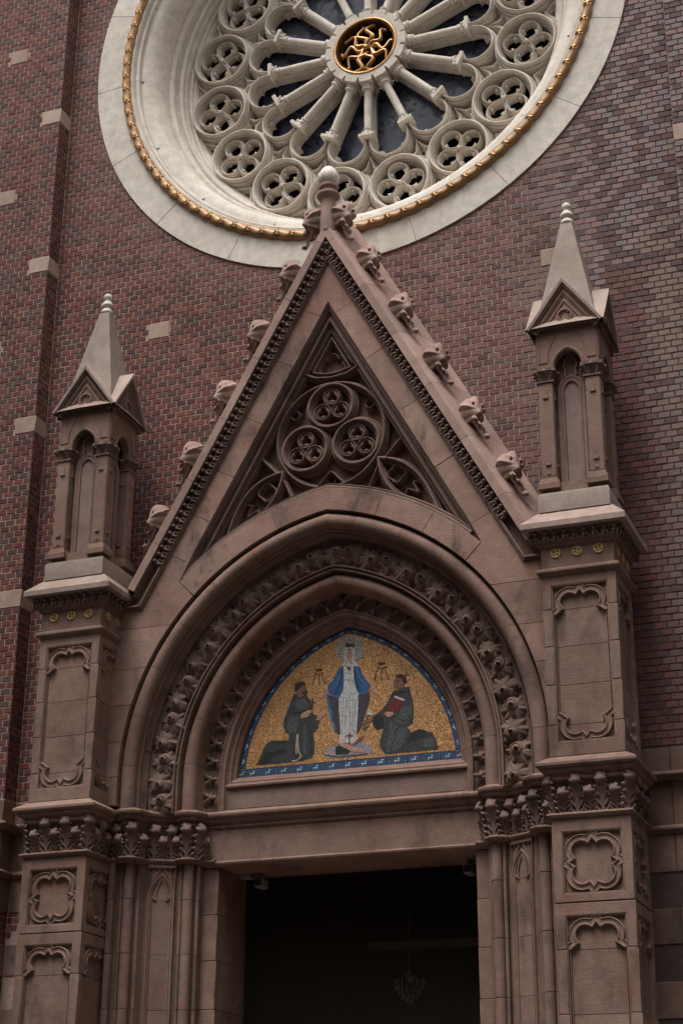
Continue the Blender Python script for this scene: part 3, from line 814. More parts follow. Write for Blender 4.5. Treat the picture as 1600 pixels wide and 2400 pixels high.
    path = [(s*(-.468+3.262*math.cos(math.radians(a))), 6.17+3.262*math.sin(math.radians(a))) for s, rng in ((-1, range(46, 82, 3)), (1, range(81, 45, -3))) for a in rng]
    path = path[:12]+[(0, 6.17+math.sqrt(3.262**2-.468**2))]+path[12:]
    g = G(); g.sweep(FG, path, [(-.014, .6), (-.012, .654), (.012, .654), (.03, .635), (.05, .64), (.06, .60), (.075, .58), (.08, .28)]); part('sill_moulding', g, 'stone_dark', root)
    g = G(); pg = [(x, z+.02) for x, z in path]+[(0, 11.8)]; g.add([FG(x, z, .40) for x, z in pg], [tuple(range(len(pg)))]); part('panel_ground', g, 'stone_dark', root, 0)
    # tracery
    def barprof(w, n1, n0=.30, k=1.0): return [(-w, n0), (-w, n1-.085), (-w*.88, n1-.060), (-w*.72, n1-.058), (-w*.62, n1-.074), (-w*.50, n1-.030), (-w*.36, n1-.028), (-w*.30, n1-.045), (-w*.20, n1-.004), (0, n1), (w*.20, n1-.004), (w*.30, n1-.045), (w*.36, n1-.028), (w*.50, n1-.030), (w*.62, n1-.074), (w*.72, n1-.058), (w*.88, n1-.060), (w, n1-.085), (w, n0)]
    g = G(); ZF = F((0, 0, 0), (1, 0, 0), (0, 1, 0), (0, 0, 1))
    g.sweep(ZF, circle(0, 0, .280, 48), barprof(.058, .555), True); rm = mesh('tracery_roundel', g, 'stone_dark')
    g = G(); g.sweep(ZF, circle(0, 0, .100, 28), barprof(.025, .525), True)
    # trefoil cusps inside each small ring
    tre = []
    for k in range(3):
        b = 90+120*k; tre += arc(.038*math.cos(math.radians(b)), .038*math.sin(math.radians(b)), .031, b-110, b+110, 10)
    rows = []; N = 72
    outer = [(.09*t_[0]/math.hypot(*t_), .09*t_[1]/math.hypot(*t_)) for t_ in tre]
    g.rows([[ZF(o_[0], o_[1], .500), ZF(o_[0]*.35+t_[0]*.65, o_[1]*.35+t_[1]*.65, .512), ZF(t_[0], t_[1], .498), ZF(t_[0], t_[1], .39)] for o_, t_ in zip(outer, tre)], True)
    sm = mesh('trefoil_ring', g, 'stone_dark')
    for cx, cz in ((0, 10.505), (-.323, 9.985), (.323, 9.985)):
        o = inst('tracery_roundel', rm, root, basis(Vector((cx, 0, cz)), (1, 0, 0), (0, 0, 1), (0, -1, 0)))
        for k in range(3):
            b = math.radians(90+120*k); inst('trefoil_ring', sm, o, Matrix.Translation((.127*math.cos(b), .127*math.sin(b), 0)), False)
    def bar(name, path, w, n1, closed=False):
        g = G(); g.sweep(FG, path, barprof(w, n1), closed); part(name, g, 'stone_dark', root)
    bar('tracery_ring', circle(0.0, 10.125, .675, 72), .046, .549, True)
    # head light
    bar('tracery_bar', [(-.36, 10.985), (-.2, 10.90), (0, 10.875), (.2, 10.90), (.36, 10.985)], .045, .551)
    bar('tracery_bar', [(-.235, 10.985), (0, 11.415), (.235, 10.985), (.1, 10.945), (0, 10.935), (-.1, 10.945)], .034, .535, True)
    bar('tracery_bar', [(-.27, 11.02), (0, 11.50), (.27, 11.02)], .022, .552)
    for cx, cz, r in ((0, 11.14, .075), (-.09, 11.01, .075), (.09, 11.01, .075)):
        a0 = math.degrees(math.atan2(cz-11.05, cx))
        bar('tracery_cusp', arc(cx, cz, r, a0-95, a0+95, 12), .020, .50)
    for s in (-1, 1):
        # leaf shaped lower lights
        t0, t1 = Vector((s*.60, 9.73)), Vector((s*1.30, 9.00))
        mid = (t0+t1)/2; dv = (t1-t0); nn = Vector((-dv.y, dv.x)).normalized()
        def side(k, sag, n=14):
            out = []
            for i in range(n+1):
                f = i/n; out.append(tuple(t0+dv*f+nn*(k*sag*4*f*(1-f)*(1.25-.5*f))))
            return out
        pa, pb = side(1, .155), side(-1, .175)
        bar('leaf_light', pa+pb[-2:0:-1], .048, .553, True)
        pa, pb = side(1, .085), side(-1, .10)
        c = t0+dv*.30
        bar('tracery_cusp', [(c.x+.088*math.cos(t_)*(1+.28*abs(math.cos(2*t_))), c.y+.088*math.sin(t_)*(1+.28*abs(math.cos(2*t_)))) for t_ in [2*PI*i/32 for i in range(32)]], .026, .515, True)
        c2 = t0+dv*.56
        for q in (1, -1):
            e = c2+nn*(q*.10); bar('tracery_cusp', [tuple(e), tuple(e-nn*(q*.05)-dv*.03), tuple(c2+dv*.10)], .024, .50)
        bar('tracery_bar', [(s*.90, 9.97), (s*.66, 9.70)], .032, .546)
        bar('tracery_bar', [(s*.46, 9.33), (s*.585, 9.62)], .030, .546)
        bar('tracery_bar', [(s*.60, 10.50), (s*.36, 10.90)], .028, .543)
        for cx, cz, r in ((s*.475, 10.47, .055), (0, 9.56, .055)):
            bar('tracery_cusp', circle(cx, cz, r, 18), .022, .50, True)
        bar('tracery_bar', [(s*.30, 9.42), (s*.15, 9.50), (0, 9.66)], .020, .53)
    # crockets and finial
    for s in (-1, 1):
        for k in range(5):
            l = .70+k*.868
            p = slope_pt(s, 12.9, l); n = (s*.8764, .4816)
            o = Vector((p[0]+n[0]*.125, -.530, p[1]+n[1]*.125))
            up = (-s*SX, 0, -SZ); out = (n[0], 0, n[1])
            sc = random.uniform(1.08, 1.18)
            m = basis(o, Vector(up)*sc, Vector(out)*sc, Vector((0, -1, 0))*sc)
            inst('crocket', CROCKET, root, m)
        m = basis(Vector((s*.13, -.60, 13.0)), Vector((-s*.35, 0, .93))*1.15, Vector((s*.93, 0, .35))*1.15, Vector((0, -1, 0))*1.15)
        inst('crocket', CROCKET, root, m)
    inst('crocket', CROCKET, root, basis(Vector((0, -.56, 12.98)), (0, 0, 1.1), (0, 1.1, 0), (1.1, 0, 0)))
    g = G(); c = (0, -.68, 0)
    g.lathe([(.10, 12.80), (.105, 13.0), (.092, 13.15), (.088, 13.26), (.10, 13.275), (.142, 13.315), (.145, 13.34), (.138, 13.352), (.095, 13.365), (.082, 13.40), (.082, 13.425), (.112, 13.44), (.118, 13.46), (.112, 13.478), (.08, 13.488)], c, 24); fin = part('finial', g, 'terracotta', root, 40)
    g = G(); g.lathe([(.078, 13.486), (.10, 13.50), (.128, 13.545), (.136, 13.59), (.128, 13.635), (.112, 13.66), (.098, 13.68), (.085, 13.71), (.055, 13.742), (.01, 13.755)], c, 48, lob=.07, nl=9); part('bud', g, 'finial', fin, 50)
gable()

# ------------------------------------------------------------------ portal arch
def arch():
    root = thing('portal_arch', 'recessed pointed stone arch with carved rosettes and cusped inner order round the mosaic', 'arch', (0, -.3, 5.86))
    C0, Z0, RB = .468, 6.17, 2.5
    def path(R, zb=5.79, n=40):
        th = math.acos(C0/R)
        L = [(-(R-C0), zb)]+[(C0-R*math.cos(th*i/n), Z0+R*math.sin(th*i/n)) for i in range(n+1)]
        return L+[(-x, z) for x, z in L[-2::-1]]
    base = path(RB)
    tot = sum(math.hypot(b[0]-a[0], b[1]-a[1]) for a, b in zip(base, base[1:]))
    def order(name, prof, nseg, mat, off=.0):
        pr = [(r-RB, n) for r, n in prof]
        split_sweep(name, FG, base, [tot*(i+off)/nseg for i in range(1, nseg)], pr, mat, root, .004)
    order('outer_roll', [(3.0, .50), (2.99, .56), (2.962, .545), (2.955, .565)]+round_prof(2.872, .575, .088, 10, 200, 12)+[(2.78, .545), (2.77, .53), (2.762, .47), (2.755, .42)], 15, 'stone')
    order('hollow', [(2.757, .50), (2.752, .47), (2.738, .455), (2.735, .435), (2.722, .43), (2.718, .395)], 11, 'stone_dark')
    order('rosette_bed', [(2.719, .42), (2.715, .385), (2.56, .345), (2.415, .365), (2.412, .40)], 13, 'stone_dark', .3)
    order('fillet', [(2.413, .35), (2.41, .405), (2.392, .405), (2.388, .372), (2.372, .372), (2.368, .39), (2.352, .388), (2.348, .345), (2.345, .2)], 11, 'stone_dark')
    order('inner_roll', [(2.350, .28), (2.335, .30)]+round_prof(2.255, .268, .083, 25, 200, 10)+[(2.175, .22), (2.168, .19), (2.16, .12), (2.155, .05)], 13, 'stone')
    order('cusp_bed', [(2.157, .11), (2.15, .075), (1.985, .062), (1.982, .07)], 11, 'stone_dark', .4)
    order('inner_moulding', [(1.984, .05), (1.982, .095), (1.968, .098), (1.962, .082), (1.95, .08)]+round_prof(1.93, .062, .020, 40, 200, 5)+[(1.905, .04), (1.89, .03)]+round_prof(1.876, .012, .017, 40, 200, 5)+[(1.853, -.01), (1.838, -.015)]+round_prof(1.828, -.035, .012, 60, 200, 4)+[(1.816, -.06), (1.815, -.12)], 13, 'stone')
    # rosettes
    def along(R, d):
        """point and tangent at arc length d from the left base along the arch of radius R"""
        P = path(R); L = 0
        for a, b in zip(P, P[1:]):
            q = math.hypot(b[0]-a[0], b[1]-a[1])
            if L+q >= d: f = (d-L)/q; return (a[0]+(b[0]-a[0])*f, a[1]+(b[1]-a[1])*f), ((b[0]-a[0])/q, (b[1]-a[1])/q)
            L += q
        return P[-1], (0, -1)
    def length(R): P = path(R); return sum(math.hypot(b[0]-a[0], b[1]-a[1]) for a, b in zip(P, P[1:]))
    T = length(2.565); n = 33
    for k in range(n):
        d = T*(k+.5)/n; p, tg = along(2.565, d); off = .022*(1 if k % 2 else -1)
        p = (p[0]-tg[1]*off, p[1]+tg[0]*off)
        x = Vector((tg[0], 0, tg[1])); y = Vector((-tg[1], 0, tg[0])); rot = random.uniform(-.5, .5)
        x2 = x*math.cos(rot)+y*math.sin(rot); y2 = -x*math.sin(rot)+y*math.cos(rot); s = random.uniform(.98, 1.10)
        inst('rosette', ROSETTES[k % 4], root, basis(Vector((p[0], -.362, p[1])), x2*s, y2*s, Vector((0, -1, 0))*s))
    # cusps
    g = G(); ZF = F((0, 0, 0), (1, 0, 0), (0, 1, 0), (0, 0, 1))
    cp = arc(0, .012, .074, -28, 208, 18)
    g.sweep(ZF, cp, [(-.024, .0), (-.024, .03), (-.012, .05), (.0, .055), (.012, .05), (.024, .035), (.026, .0)])
    g.sweep(ZF, arc(0, .012, .048, -40, 220, 14), [(-.012, .0), (-.010, .022), (.012, .026), (.012, 0)])
    cm = mesh('cusp', g, 'carved')
    g = G(); g.tube([(0, .02, .02), (0, -.012, .045), (0, -.045, .055)], [.026, .026, .022], 8); g.ball((0, -.055, .055), .030, 8); g.ball((0, -.078, .062), .016, 6); km = mesh('cusp_knob', g, 'carved', 55)
    T = length(2.075); n = 30
    for k in range(n+1):
        d = min(T-.001, max(.001, T*k/n)); p, tg = along(2.075, d)
        y = Vector((-tg[1], 0, tg[0])); x = Vector((tg[0], 0, tg[1]))
        if k < n:
            p2, t2 = along(2.075, T*(k+.5)/n); s = T/n/.185
            o = inst('cusp', cm, root, basis(Vector((p2[0], -.064, p2[1])), Vector((t2[0], 0, t2[1]))*s, Vector((-t2[1], 0, t2[0]))*s, (0, -1, 0)))
        inst('cusp_knob', km, root, basis(Vector((p[0], -.066, p[1])), x, y, (0, -1, 0)))
    # tympanum below the mosaic
    g = G(); g.prism(FG, [(-1.60, 5.872), (1.60, 5.872), (1.60, 6.115), (-1.60, 6.115)], -.3, .02, .004); part('tympanum_panel', g, 'mural', root)
    g = G(); g.rows([[FG(x0*h, z, n_) for x0 in (-1, 1)] for h, z, n_ in ((1.515, 6.117, -.1), (1.515, 6.117, .055), (1.51, 6.135, .06), (1.49, 6.15, .045), (1.47, 6.165, .03), (1.455, 6.18, .032), (1.43, 6.20, .0), (1.41, 6.215, -.01), (1.385, 6.235, -.045), (1.37, 6.25, -.06), (1.37, 6.25, -.12))]); part('sill_moulding', g, 'stone', root)
arch()

# ------------------------------------------------------------------ mosaic
MOSAIC = [
 ('habit', 'habit', 1, [(-0.673,7.193),(-0.639,7.194),(-0.605,7.136),(-0.515,7.164),(-0.476,7.11),(-0.457,7.071),(-0.442,6.988),(-0.436,6.934),(-0.37,6.891),(-0.35,6.835),(-0.368,6.756),(-0.405,6.706),(-0.429,6.708),(-0.408,6.6),(-0.407,6.457),(-0.448,6.408),(-0.56,6.387),(-0.692,6.386),(-0.842,6.38),(-1.118,6.387),(-1.087,6.472),(-1.046,6.563),(-1.01,6.627),(-0.944,6.661),(-0.729,6.646),(-0.721,6.713),(-0.769,6.74),(-0.797,6.806),(-0.799,6.887),(-0.76,6.983),(-0.714,7.097)]),
 ('habit_fold', 'habit_dark', 2, [(-0.947,6.648),(-0.886,6.624),(-0.733,6.619),(-0.735,6.639),(-0.886,6.644),(-0.941,6.666)]),
 ('habit_fold', 'habit_dark', 2, [(-1.073,6.462),(-1.007,6.528),(-0.922,6.529),(-0.789,6.562),(-0.769,6.507),(-0.92,6.467),(-0.995,6.393),(-1.099,6.393)]),
 ('habit_fold', 'habit_light', 2, [(-0.73,6.926),(-0.625,6.907),(-0.605,6.824),(-0.641,6.728),(-0.717,6.726),(-0.756,6.793)]),
 ('habit_fold', 'habit_light', 2, [(-0.548,6.818),(-0.524,6.825),(-0.508,6.662),(-0.519,6.458),(-0.552,6.47),(-0.546,6.666)]),
 ('habit_fold', 'habit_light', 2, [(-0.638,7.108),(-0.552,7.117),(-0.495,7.057),(-0.513,6.995),(-0.626,6.988),(-0.656,7.046)]),
 ('habit_fold', 'habit_dark', 3, [(-0.683,6.971),(-0.606,6.959),(-0.511,6.982),(-0.514,6.991),(-0.608,6.968),(-0.683,6.98)]),
 ('habit_fold', 'habit_dark', 3, [(-0.479,6.811),(-0.458,6.657),(-0.465,6.463),(-0.452,6.461),(-0.445,6.656),(-0.466,6.811)]),
 ('habit_fold', 'habit_dark', 2, [(-0.656,6.506),(-0.6,6.528),(-0.57,6.454),(-0.541,6.398),(-0.626,6.392),(-0.655,6.435)]),
 ('hair', 'hair', 2, [(-0.669,7.257),(-0.66,7.302),(-0.623,7.33),(-0.565,7.329),(-0.532,7.312),(-0.526,7.279),(-0.574,7.275),(-0.607,7.232),(-0.64,7.208),(-0.664,7.215)]),
 ('face', 'skin_dark', 3, [(-0.607,7.241),(-0.579,7.275),(-0.526,7.284),(-0.516,7.25),(-0.506,7.213),(-0.525,7.178),(-0.562,7.141),(-0.605,7.145),(-0.63,7.18),(-0.635,7.217)]),
 ('beard', 'hair', 4, [(-0.573,7.206),(-0.53,7.215),(-0.504,7.208),(-0.506,7.176),(-0.539,7.166),(-0.568,7.178)]),
 ('hand', 'skin', 4, [(-0.589,6.926),(-0.55,6.954),(-0.503,6.976),(-0.442,6.979),(-0.427,6.955),(-0.465,6.936),(-0.492,6.903),(-0.573,6.885)]),
 ('hand', 'skin', 4, [(-0.398,6.858),(-0.37,6.887),(-0.323,6.923),(-0.262,6.926),(-0.271,6.904),(-0.309,6.89),(-0.341,6.848),(-0.388,6.844)]),
 ('crucifix', 'hair', 5, [(-0.44,7.116),(-0.453,6.963),(-0.439,6.96),(-0.427,7.113)]),
 ('crucifix', 'hair', 5, [(-0.459,7.08),(-0.404,7.056),(-0.4,7.067),(-0.455,7.09)]),
 ('cord', 'cord', 4, [(-0.63,6.71),(-0.638,6.621),(-0.64,6.478),(-0.624,6.476),(-0.622,6.618),(-0.614,6.707)]),
 ('cord', 'cord', 5, [(-0.62,6.708),(-0.62,6.583),(-0.607,6.491),(-0.578,6.447),(-0.62,6.407),(-0.684,6.404),(-0.681,6.39),(-0.613,6.394),(-0.563,6.443),(-0.592,6.493),(-0.605,6.582),(-0.605,6.707)]),
 ('halo', 'line', 2, [(-0.705,7.255),(-0.659,7.319),(-0.598,7.375),(-0.601,7.378),(-0.663,7.322),(-0.709,7.258)]),
 ('foot', 'book', 2, [(-1.128,6.388),(-1.105,6.429),(-1.086,6.445),(-1.09,6.388)]),
 ('monogram', 'line', 2, [(-0.408,7.47),(-0.403,7.459),(-0.389,7.466),(-0.379,7.454),(-0.365,7.466),(-0.351,7.451),(-0.339,7.46),(-0.328,7.451),(-0.32,7.463),(-0.326,7.43),(-0.4,7.436)]),
 ('monogram', 'line', 3, [(-0.406,7.414),(-0.444,7.286),(-0.436,7.283),(-0.397,7.411)]),
 ('monogram', 'line', 3, [(-0.368,7.413),(-0.366,7.277),(-0.358,7.276),(-0.359,7.412)]),
 ('monogram', 'line', 3, [(-0.33,7.408),(-0.296,7.278),(-0.288,7.279),(-0.321,7.409)]),
 ('monogram', 'line', 3, [(-0.406,7.412),(-0.363,7.377),(-0.321,7.405),(-0.326,7.412),(-0.363,7.385),(-0.401,7.418)]),
 ('monogram', 'line', 4, [(-0.43,7.284),(-0.435,7.277),(-0.444,7.278),(-0.449,7.286),(-0.445,7.292),(-0.435,7.291)]),
 ('monogram', 'line', 4, [(-0.352,7.276),(-0.357,7.269),(-0.367,7.27),(-0.371,7.278),(-0.367,7.284),(-0.357,7.283)]),
 ('monogram', 'line', 4, [(-0.282,7.277),(-0.287,7.271),(-0.297,7.272),(-0.301,7.279),(-0.297,7.286),(-0.287,7.285)]),
 ('monogram', 'line', 4, [(-0.392,7.412),(-0.397,7.405),(-0.406,7.406),(-0.411,7.414),(-0.406,7.42),(-0.397,7.419)]),
 ('monogram', 'line', 4, [(-0.316,7.407),(-0.321,7.401),(-0.33,7.402),(-0.335,7.409),(-0.33,7.416),(-0.321,7.415)]),
 ('halo', 'halo', 1, [(0.194,7.627),(0.19,7.591),(0.177,7.557),(0.156,7.528),(0.129,7.505),(0.096,7.489),(0.059,7.481),(0.02,7.481),(-0.019,7.49),(-0.056,7.506),(-0.089,7.529),(-0.117,7.558),(-0.138,7.592),(-0.152,7.629),(-0.156,7.666),(-0.152,7.703),(-0.139,7.737),(-0.118,7.766),(-0.091,7.789),(-0.057,7.805),(-0.02,7.813),(0.019,7.813),(0.058,7.804),(0.095,7.788),(0.128,7.764),(0.156,7.735),(0.177,7.701),(0.19,7.664)]),
 ('mantle_lining', 'purple', 2, [(-0.265,7.143),(-0.137,7.085),(-0.107,7.091),(-0.114,6.965),(-0.105,6.803),(-0.093,6.645),(-0.153,6.686),(-0.168,6.782),(-0.215,6.832),(-0.245,6.978)]),
 ('mantle_edge', 'blue_light', 3, [(-0.273,7.129),(-0.24,7.086),(-0.196,6.919),(-0.187,6.829),(-0.144,6.753),(-0.157,6.69),(-0.179,6.739),(-0.187,6.802),(-0.219,6.828),(-0.249,6.979)]),
 ('mantle_lining', 'purple', 2, [(0.117,7.104),(0.198,7.092),(0.257,7.126),(0.261,7.027),(0.22,6.897),(0.184,6.794),(0.154,6.699),(0.103,6.627),(0.113,6.872)]),
 ('robe', 'white', 3, [(-0.055,7.489),(0.105,7.465),(0.12,7.357),(0.105,7.268),(0.124,7.14),(0.117,6.871),(0.099,6.66),(0.11,6.561),(0.051,6.54),(-0.093,6.567),(-0.104,6.604),(-0.09,6.713),(-0.11,6.893),(-0.118,7.092),(-0.085,7.179),(-0.052,7.285),(-0.06,7.395)]),
 ('robe_fold', 'white_shade', 4, [(-0.064,7.123),(-0.075,6.854),(-0.074,6.587),(-0.063,6.586),(-0.064,6.853),(-0.053,7.121)]),
 ('robe_fold', 'white_shade', 4, [(-0.027,7.065),(-0.04,6.82),(-0.043,6.575),(-0.032,6.574),(-0.029,6.818),(-0.015,7.063)]),
 ('robe_fold', 'white_shade', 4, [(0.014,7.097),(0.015,6.845),(0.027,6.595),(0.038,6.595),(0.026,6.844),(0.025,7.096)]),
 ('robe_fold', 'white_shade', 4, [(0.055,7.093),(0.05,6.851),(0.057,6.61),(0.068,6.61),(0.062,6.85),(0.066,7.091)]),
 ('robe_fold', 'white_shade', 4, [(0.085,7.054),(0.074,6.822),(0.073,6.591),(0.084,6.59),(0.085,6.821),(0.096,7.052)]),
 ('belt', 'white_shade', 4, [(-0.049,7.293),(0.03,7.27),(0.11,7.277),(0.108,7.288),(0.03,7.281),(-0.047,7.304)]),
 ('mantle', 'blue', 4, [(-0.068,7.472),(-0.13,7.417),(-0.18,7.325),(-0.242,7.259),(-0.258,7.211),(-0.231,7.149),(-0.156,7.092),(-0.103,7.094),(-0.066,7.159),(-0.052,7.257),(-0.056,7.376)]),
 ('mantle_fold', 'blue_light', 5, [(-0.1,7.383),(-0.146,7.262),(-0.219,7.198),(-0.207,7.186),(-0.131,7.252),(-0.084,7.376)]),
 ('mantle_fold', 'blue_light', 5, [(-0.239,7.149),(-0.158,7.089),(-0.098,7.097),(-0.102,7.112),(-0.154,7.102),(-0.231,7.16)]),
 ('mantle_fold', 'blue_dark', 5, [(-0.082,7.416),(-0.105,7.256),(-0.164,7.136),(-0.148,7.128),(-0.089,7.25),(-0.065,7.412)]),
 ('mantle', 'blue', 4, [(0.06,7.446),(0.135,7.432),(0.176,7.333),(0.231,7.246),(0.272,7.206),(0.257,7.162),(0.213,7.109),(0.143,7.098),(0.098,7.16),(0.072,7.254)]),
 ('mantle_fold', 'blue_light', 5, [(0.097,7.412),(0.135,7.279),(0.239,7.185),(0.25,7.196),(0.149,7.286),(0.113,7.415)]),
 ('mantle_fold', 'blue_light', 5, [(0.111,7.126),(0.166,7.092),(0.24,7.14),(0.231,7.152),(0.163,7.107),(0.118,7.138)]),
 ('mantle_fold', 'blue_dark', 5, [(0.068,7.398),(0.088,7.268),(0.135,7.136),(0.15,7.14),(0.104,7.27),(0.085,7.399)]),
 ('veil', 'white', 5, [(-0.024,7.681),(0.048,7.677),(0.07,7.641),(0.078,7.508),(0.142,7.432),(0.071,7.45),(0.033,7.491),(-0.055,7.458),(-0.083,7.467),(-0.049,7.513),(-0.043,7.641)]),
 ('face', 'skin', 6, [(0.059,7.587),(0.057,7.564),(0.049,7.544),(0.038,7.531),(0.024,7.524),(0.009,7.526),(-0.005,7.535),(-0.017,7.552),(-0.025,7.573),(-0.027,7.597),(-0.025,7.62),(-0.017,7.639),(-0.006,7.653),(0.008,7.66),(0.023,7.658),(0.037,7.648),(0.049,7.632),(0.057,7.611)]),
 ('neck', 'skin', 5, [(-0.008,7.539),(0.041,7.534),(0.048,7.496),(-0.016,7.503)]),
 ('eye', 'hair', 7, [(0.007,7.609),(0.004,7.607),(-0.001,7.606),(-0.006,7.608),(-0.009,7.611),(-0.006,7.613),(-0.001,7.614),(0.004,7.612)]),
 ('eye', 'hair', 7, [(0.042,7.605),(0.04,7.603),(0.035,7.603),(0.029,7.604),(0.027,7.607),(0.029,7.609),(0.035,7.61),(0.04,7.608)]),
 ('hairline', 'hair', 7, [(-0.02,7.633),(-0.005,7.66),(0.016,7.665),(0.038,7.656),(0.054,7.624),(0.038,7.644),(0.016,7.654),(-0.005,7.649)]),
 ('mouth', 'skin_dark', 7, [(0.027,7.556),(0.025,7.553),(0.018,7.553),(0.011,7.555),(0.009,7.558),(0.011,7.56),(0.018,7.56),(0.025,7.558)]),
 ('crown', 'line', 6, [(-0.035,7.719),(-0.028,7.741),(-0.015,7.717),(0.002,7.737),(0.019,7.713),(0.036,7.733),(0.051,7.709),(0.07,7.729),(0.07,7.678),(-0.033,7.686)]),
 ('heart', 'red', 6, [(0.007,7.391),(-0.017,7.427),(-0.015,7.45),(0.002,7.45),(0.009,7.438),(0.018,7.45),(0.032,7.443),(0.032,7.418)]),
 ('hand', 'skin', 3, [(-0.353,7.094),(-0.329,7.164),(-0.262,7.215),(-0.228,7.183),(-0.261,7.143),(-0.325,7.102)]),
 ('hand', 'skin', 3, [(0.241,7.185),(0.281,7.181),(0.337,7.136),(0.362,7.083),(0.313,7.095),(0.263,7.133)]),
 ('cloud', 'cloud', 1, [(-0.292,6.486),(-0.244,6.5),(-0.17,6.532),(-0.133,6.557),(0.162,6.541),(0.244,6.502),(0.29,6.501),(0.301,6.444),(0.244,6.397),(0.125,6.386),(-0.021,6.382),(-0.243,6.387),(-0.288,6.436)]),
 ('cloud_shade', 'purple', 2, [(-0.282,6.424),(-0.132,6.39),(0.126,6.389),(0.236,6.397),(0.234,6.413),(0.124,6.405),(-0.132,6.406),(-0.28,6.44)]),
 ('orb', 'grey_blue', 2, [(-0.152,6.541),(-0.059,6.572),(0.143,6.567),(0.195,6.527),(0.198,6.483),(0.125,6.463),(-0.133,6.451)]),
 ('sleeve', 'green_dark', 3, [(-0.152,6.52),(-0.041,6.531),(0.052,6.47),(-0.003,6.419),(-0.151,6.424)]),
 ('arm', 'skin', 5, [(-0.193,6.624),(-0.162,6.618),(-0.096,6.571),(0.052,6.496),(0.173,6.466),(0.176,6.427),(0.052,6.442),(-0.068,6.507),(-0.152,6.568)]),
 ('arm', 'skin_dark', 4, [(0.198,6.619),(0.184,6.581),(0.116,6.535),(0.07,6.51),(0.051,6.532),(0.107,6.579),(0.162,6.604)]),
 ('cross', 'red', 6, [(0.009,6.672),(0.009,6.535),(0.024,6.534),(0.023,6.67)]),
 ('cross', 'red', 6, [(-0.028,6.625),(0.061,6.619),(0.06,6.633),(-0.028,6.64)]),
 ('habit', 'habit', 1, [(0.549,7.106),(0.608,7.114),(0.677,7.131),(0.73,7.135),(0.754,7.056),(0.78,6.959),(0.785,6.807),(0.777,6.704),(0.706,6.664),(0.759,6.602),(0.846,6.632),(0.913,6.616),(0.965,6.583),(0.998,6.585),(1.026,6.531),(1.067,6.416),(1.061,6.38),(0.871,6.378),(0.603,6.379),(0.448,6.376),(0.409,6.419),(0.375,6.487),(0.385,6.562),(0.42,6.672),(0.352,6.664),(0.303,6.711),(0.283,6.789),(0.298,6.825),(0.411,6.9),(0.47,6.97),(0.51,7.052)]),
 ('habit_fold', 'habit_light', 2, [(0.489,6.778),(0.547,6.726),(0.605,6.673),(0.701,6.655),(0.691,6.534),(0.603,6.411),(0.467,6.395),(0.429,6.483),(0.459,6.64)]),
 ('habit_fold', 'habit_dark', 3, [(0.492,6.76),(0.462,6.593),(0.432,6.427),(0.445,6.424),(0.475,6.59),(0.505,6.757)]),
 ('habit_fold', 'habit_dark', 3, [(0.58,6.667),(0.55,6.548),(0.501,6.413),(0.512,6.408),(0.561,6.544),(0.591,6.664)]),
 ('habit_fold', 'habit_dark', 2, [(0.759,6.598),(0.846,6.627),(0.932,6.6),(0.892,6.534),(0.777,6.507),(0.69,6.459),(0.729,6.53)]),
 ('habit_fold', 'habit_light', 2, [(0.607,6.909),(0.752,6.905),(0.761,6.781),(0.702,6.711),(0.605,6.711),(0.547,6.773),(0.625,6.822)]),
 ('habit_fold', 'habit_dark', 3, [(0.594,6.772),(0.684,6.735),(0.765,6.795),(0.757,6.804),(0.682,6.747),(0.598,6.783)]),
 ('habit_fold', 'habit_light', 2, [(0.892,6.497),(0.988,6.525),(1.043,6.409),(0.9,6.413)]),
 ('habit_fold', 'habit_dark', 3, [(0.55,7.071),(0.628,7.073),(0.745,7.08),(0.744,7.092),(0.627,7.085),(0.549,7.083)]),
 ('sleeve', 'habit_dark', 2, [(0.298,6.825),(0.382,6.855),(0.43,6.803),(0.425,6.69),(0.352,6.668),(0.305,6.715)]),
 ('hair', 'hair', 3, [(0.565,7.268),(0.59,7.292),(0.649,7.293),(0.698,7.259),(0.709,7.209),(0.692,7.173),(0.658,7.176),(0.648,7.23),(0.609,7.258)]),
 ('face', 'skin_dark', 2, [(0.555,7.23),(0.575,7.262),(0.629,7.251),(0.653,7.22),(0.663,7.176),(0.667,7.142),(0.623,7.113),(0.584,7.131),(0.55,7.139),(0.546,7.173)]),
 ('ear', 'skin', 4, [(0.663,7.176),(0.661,7.166),(0.656,7.16),(0.65,7.161),(0.645,7.168),(0.643,7.178),(0.645,7.188),(0.65,7.194),(0.656,7.193),(0.661,7.186)]),
 ('eye', 'hair', 4, [(0.613,7.213),(0.609,7.208),(0.599,7.206),(0.589,7.21),(0.585,7.216),(0.59,7.221),(0.599,7.222),(0.609,7.219)]),
 ('mouth', 'book', 4, [(0.564,7.164),(0.561,7.161),(0.555,7.16),(0.548,7.162),(0.546,7.166),(0.548,7.169),(0.555,7.17),(0.561,7.168)]),
 ('book', 'book', 4, [(0.559,7.038),(0.677,6.983),(0.618,6.853),(0.455,6.872),(0.48,6.922)]),
 ('pages', 'white', 5, [(0.564,7.044),(0.68,6.99),(0.67,6.968),(0.554,7.024)]),
 ('hand', 'skin', 5, [(0.435,6.85),(0.47,6.868),(0.548,6.856),(0.533,6.812),(0.489,6.802),(0.45,6.825)]),
 ('hand', 'skin_dark', 4, [(0.17,6.747),(0.195,6.773),(0.234,6.803),(0.283,6.815),(0.303,6.791),(0.273,6.766),(0.224,6.756),(0.175,6.732)]),
 ('lily_stem', 'green', 5, [(0.245,6.87),(0.215,6.806),(0.2,6.702),(0.195,6.655),(0.204,6.653),(0.209,6.7),(0.224,6.803),(0.253,6.866)]),
 ('lily_leaf', 'green', 5, [(0.204,6.701),(0.259,6.739),(0.224,6.699),(0.2,6.673)]),
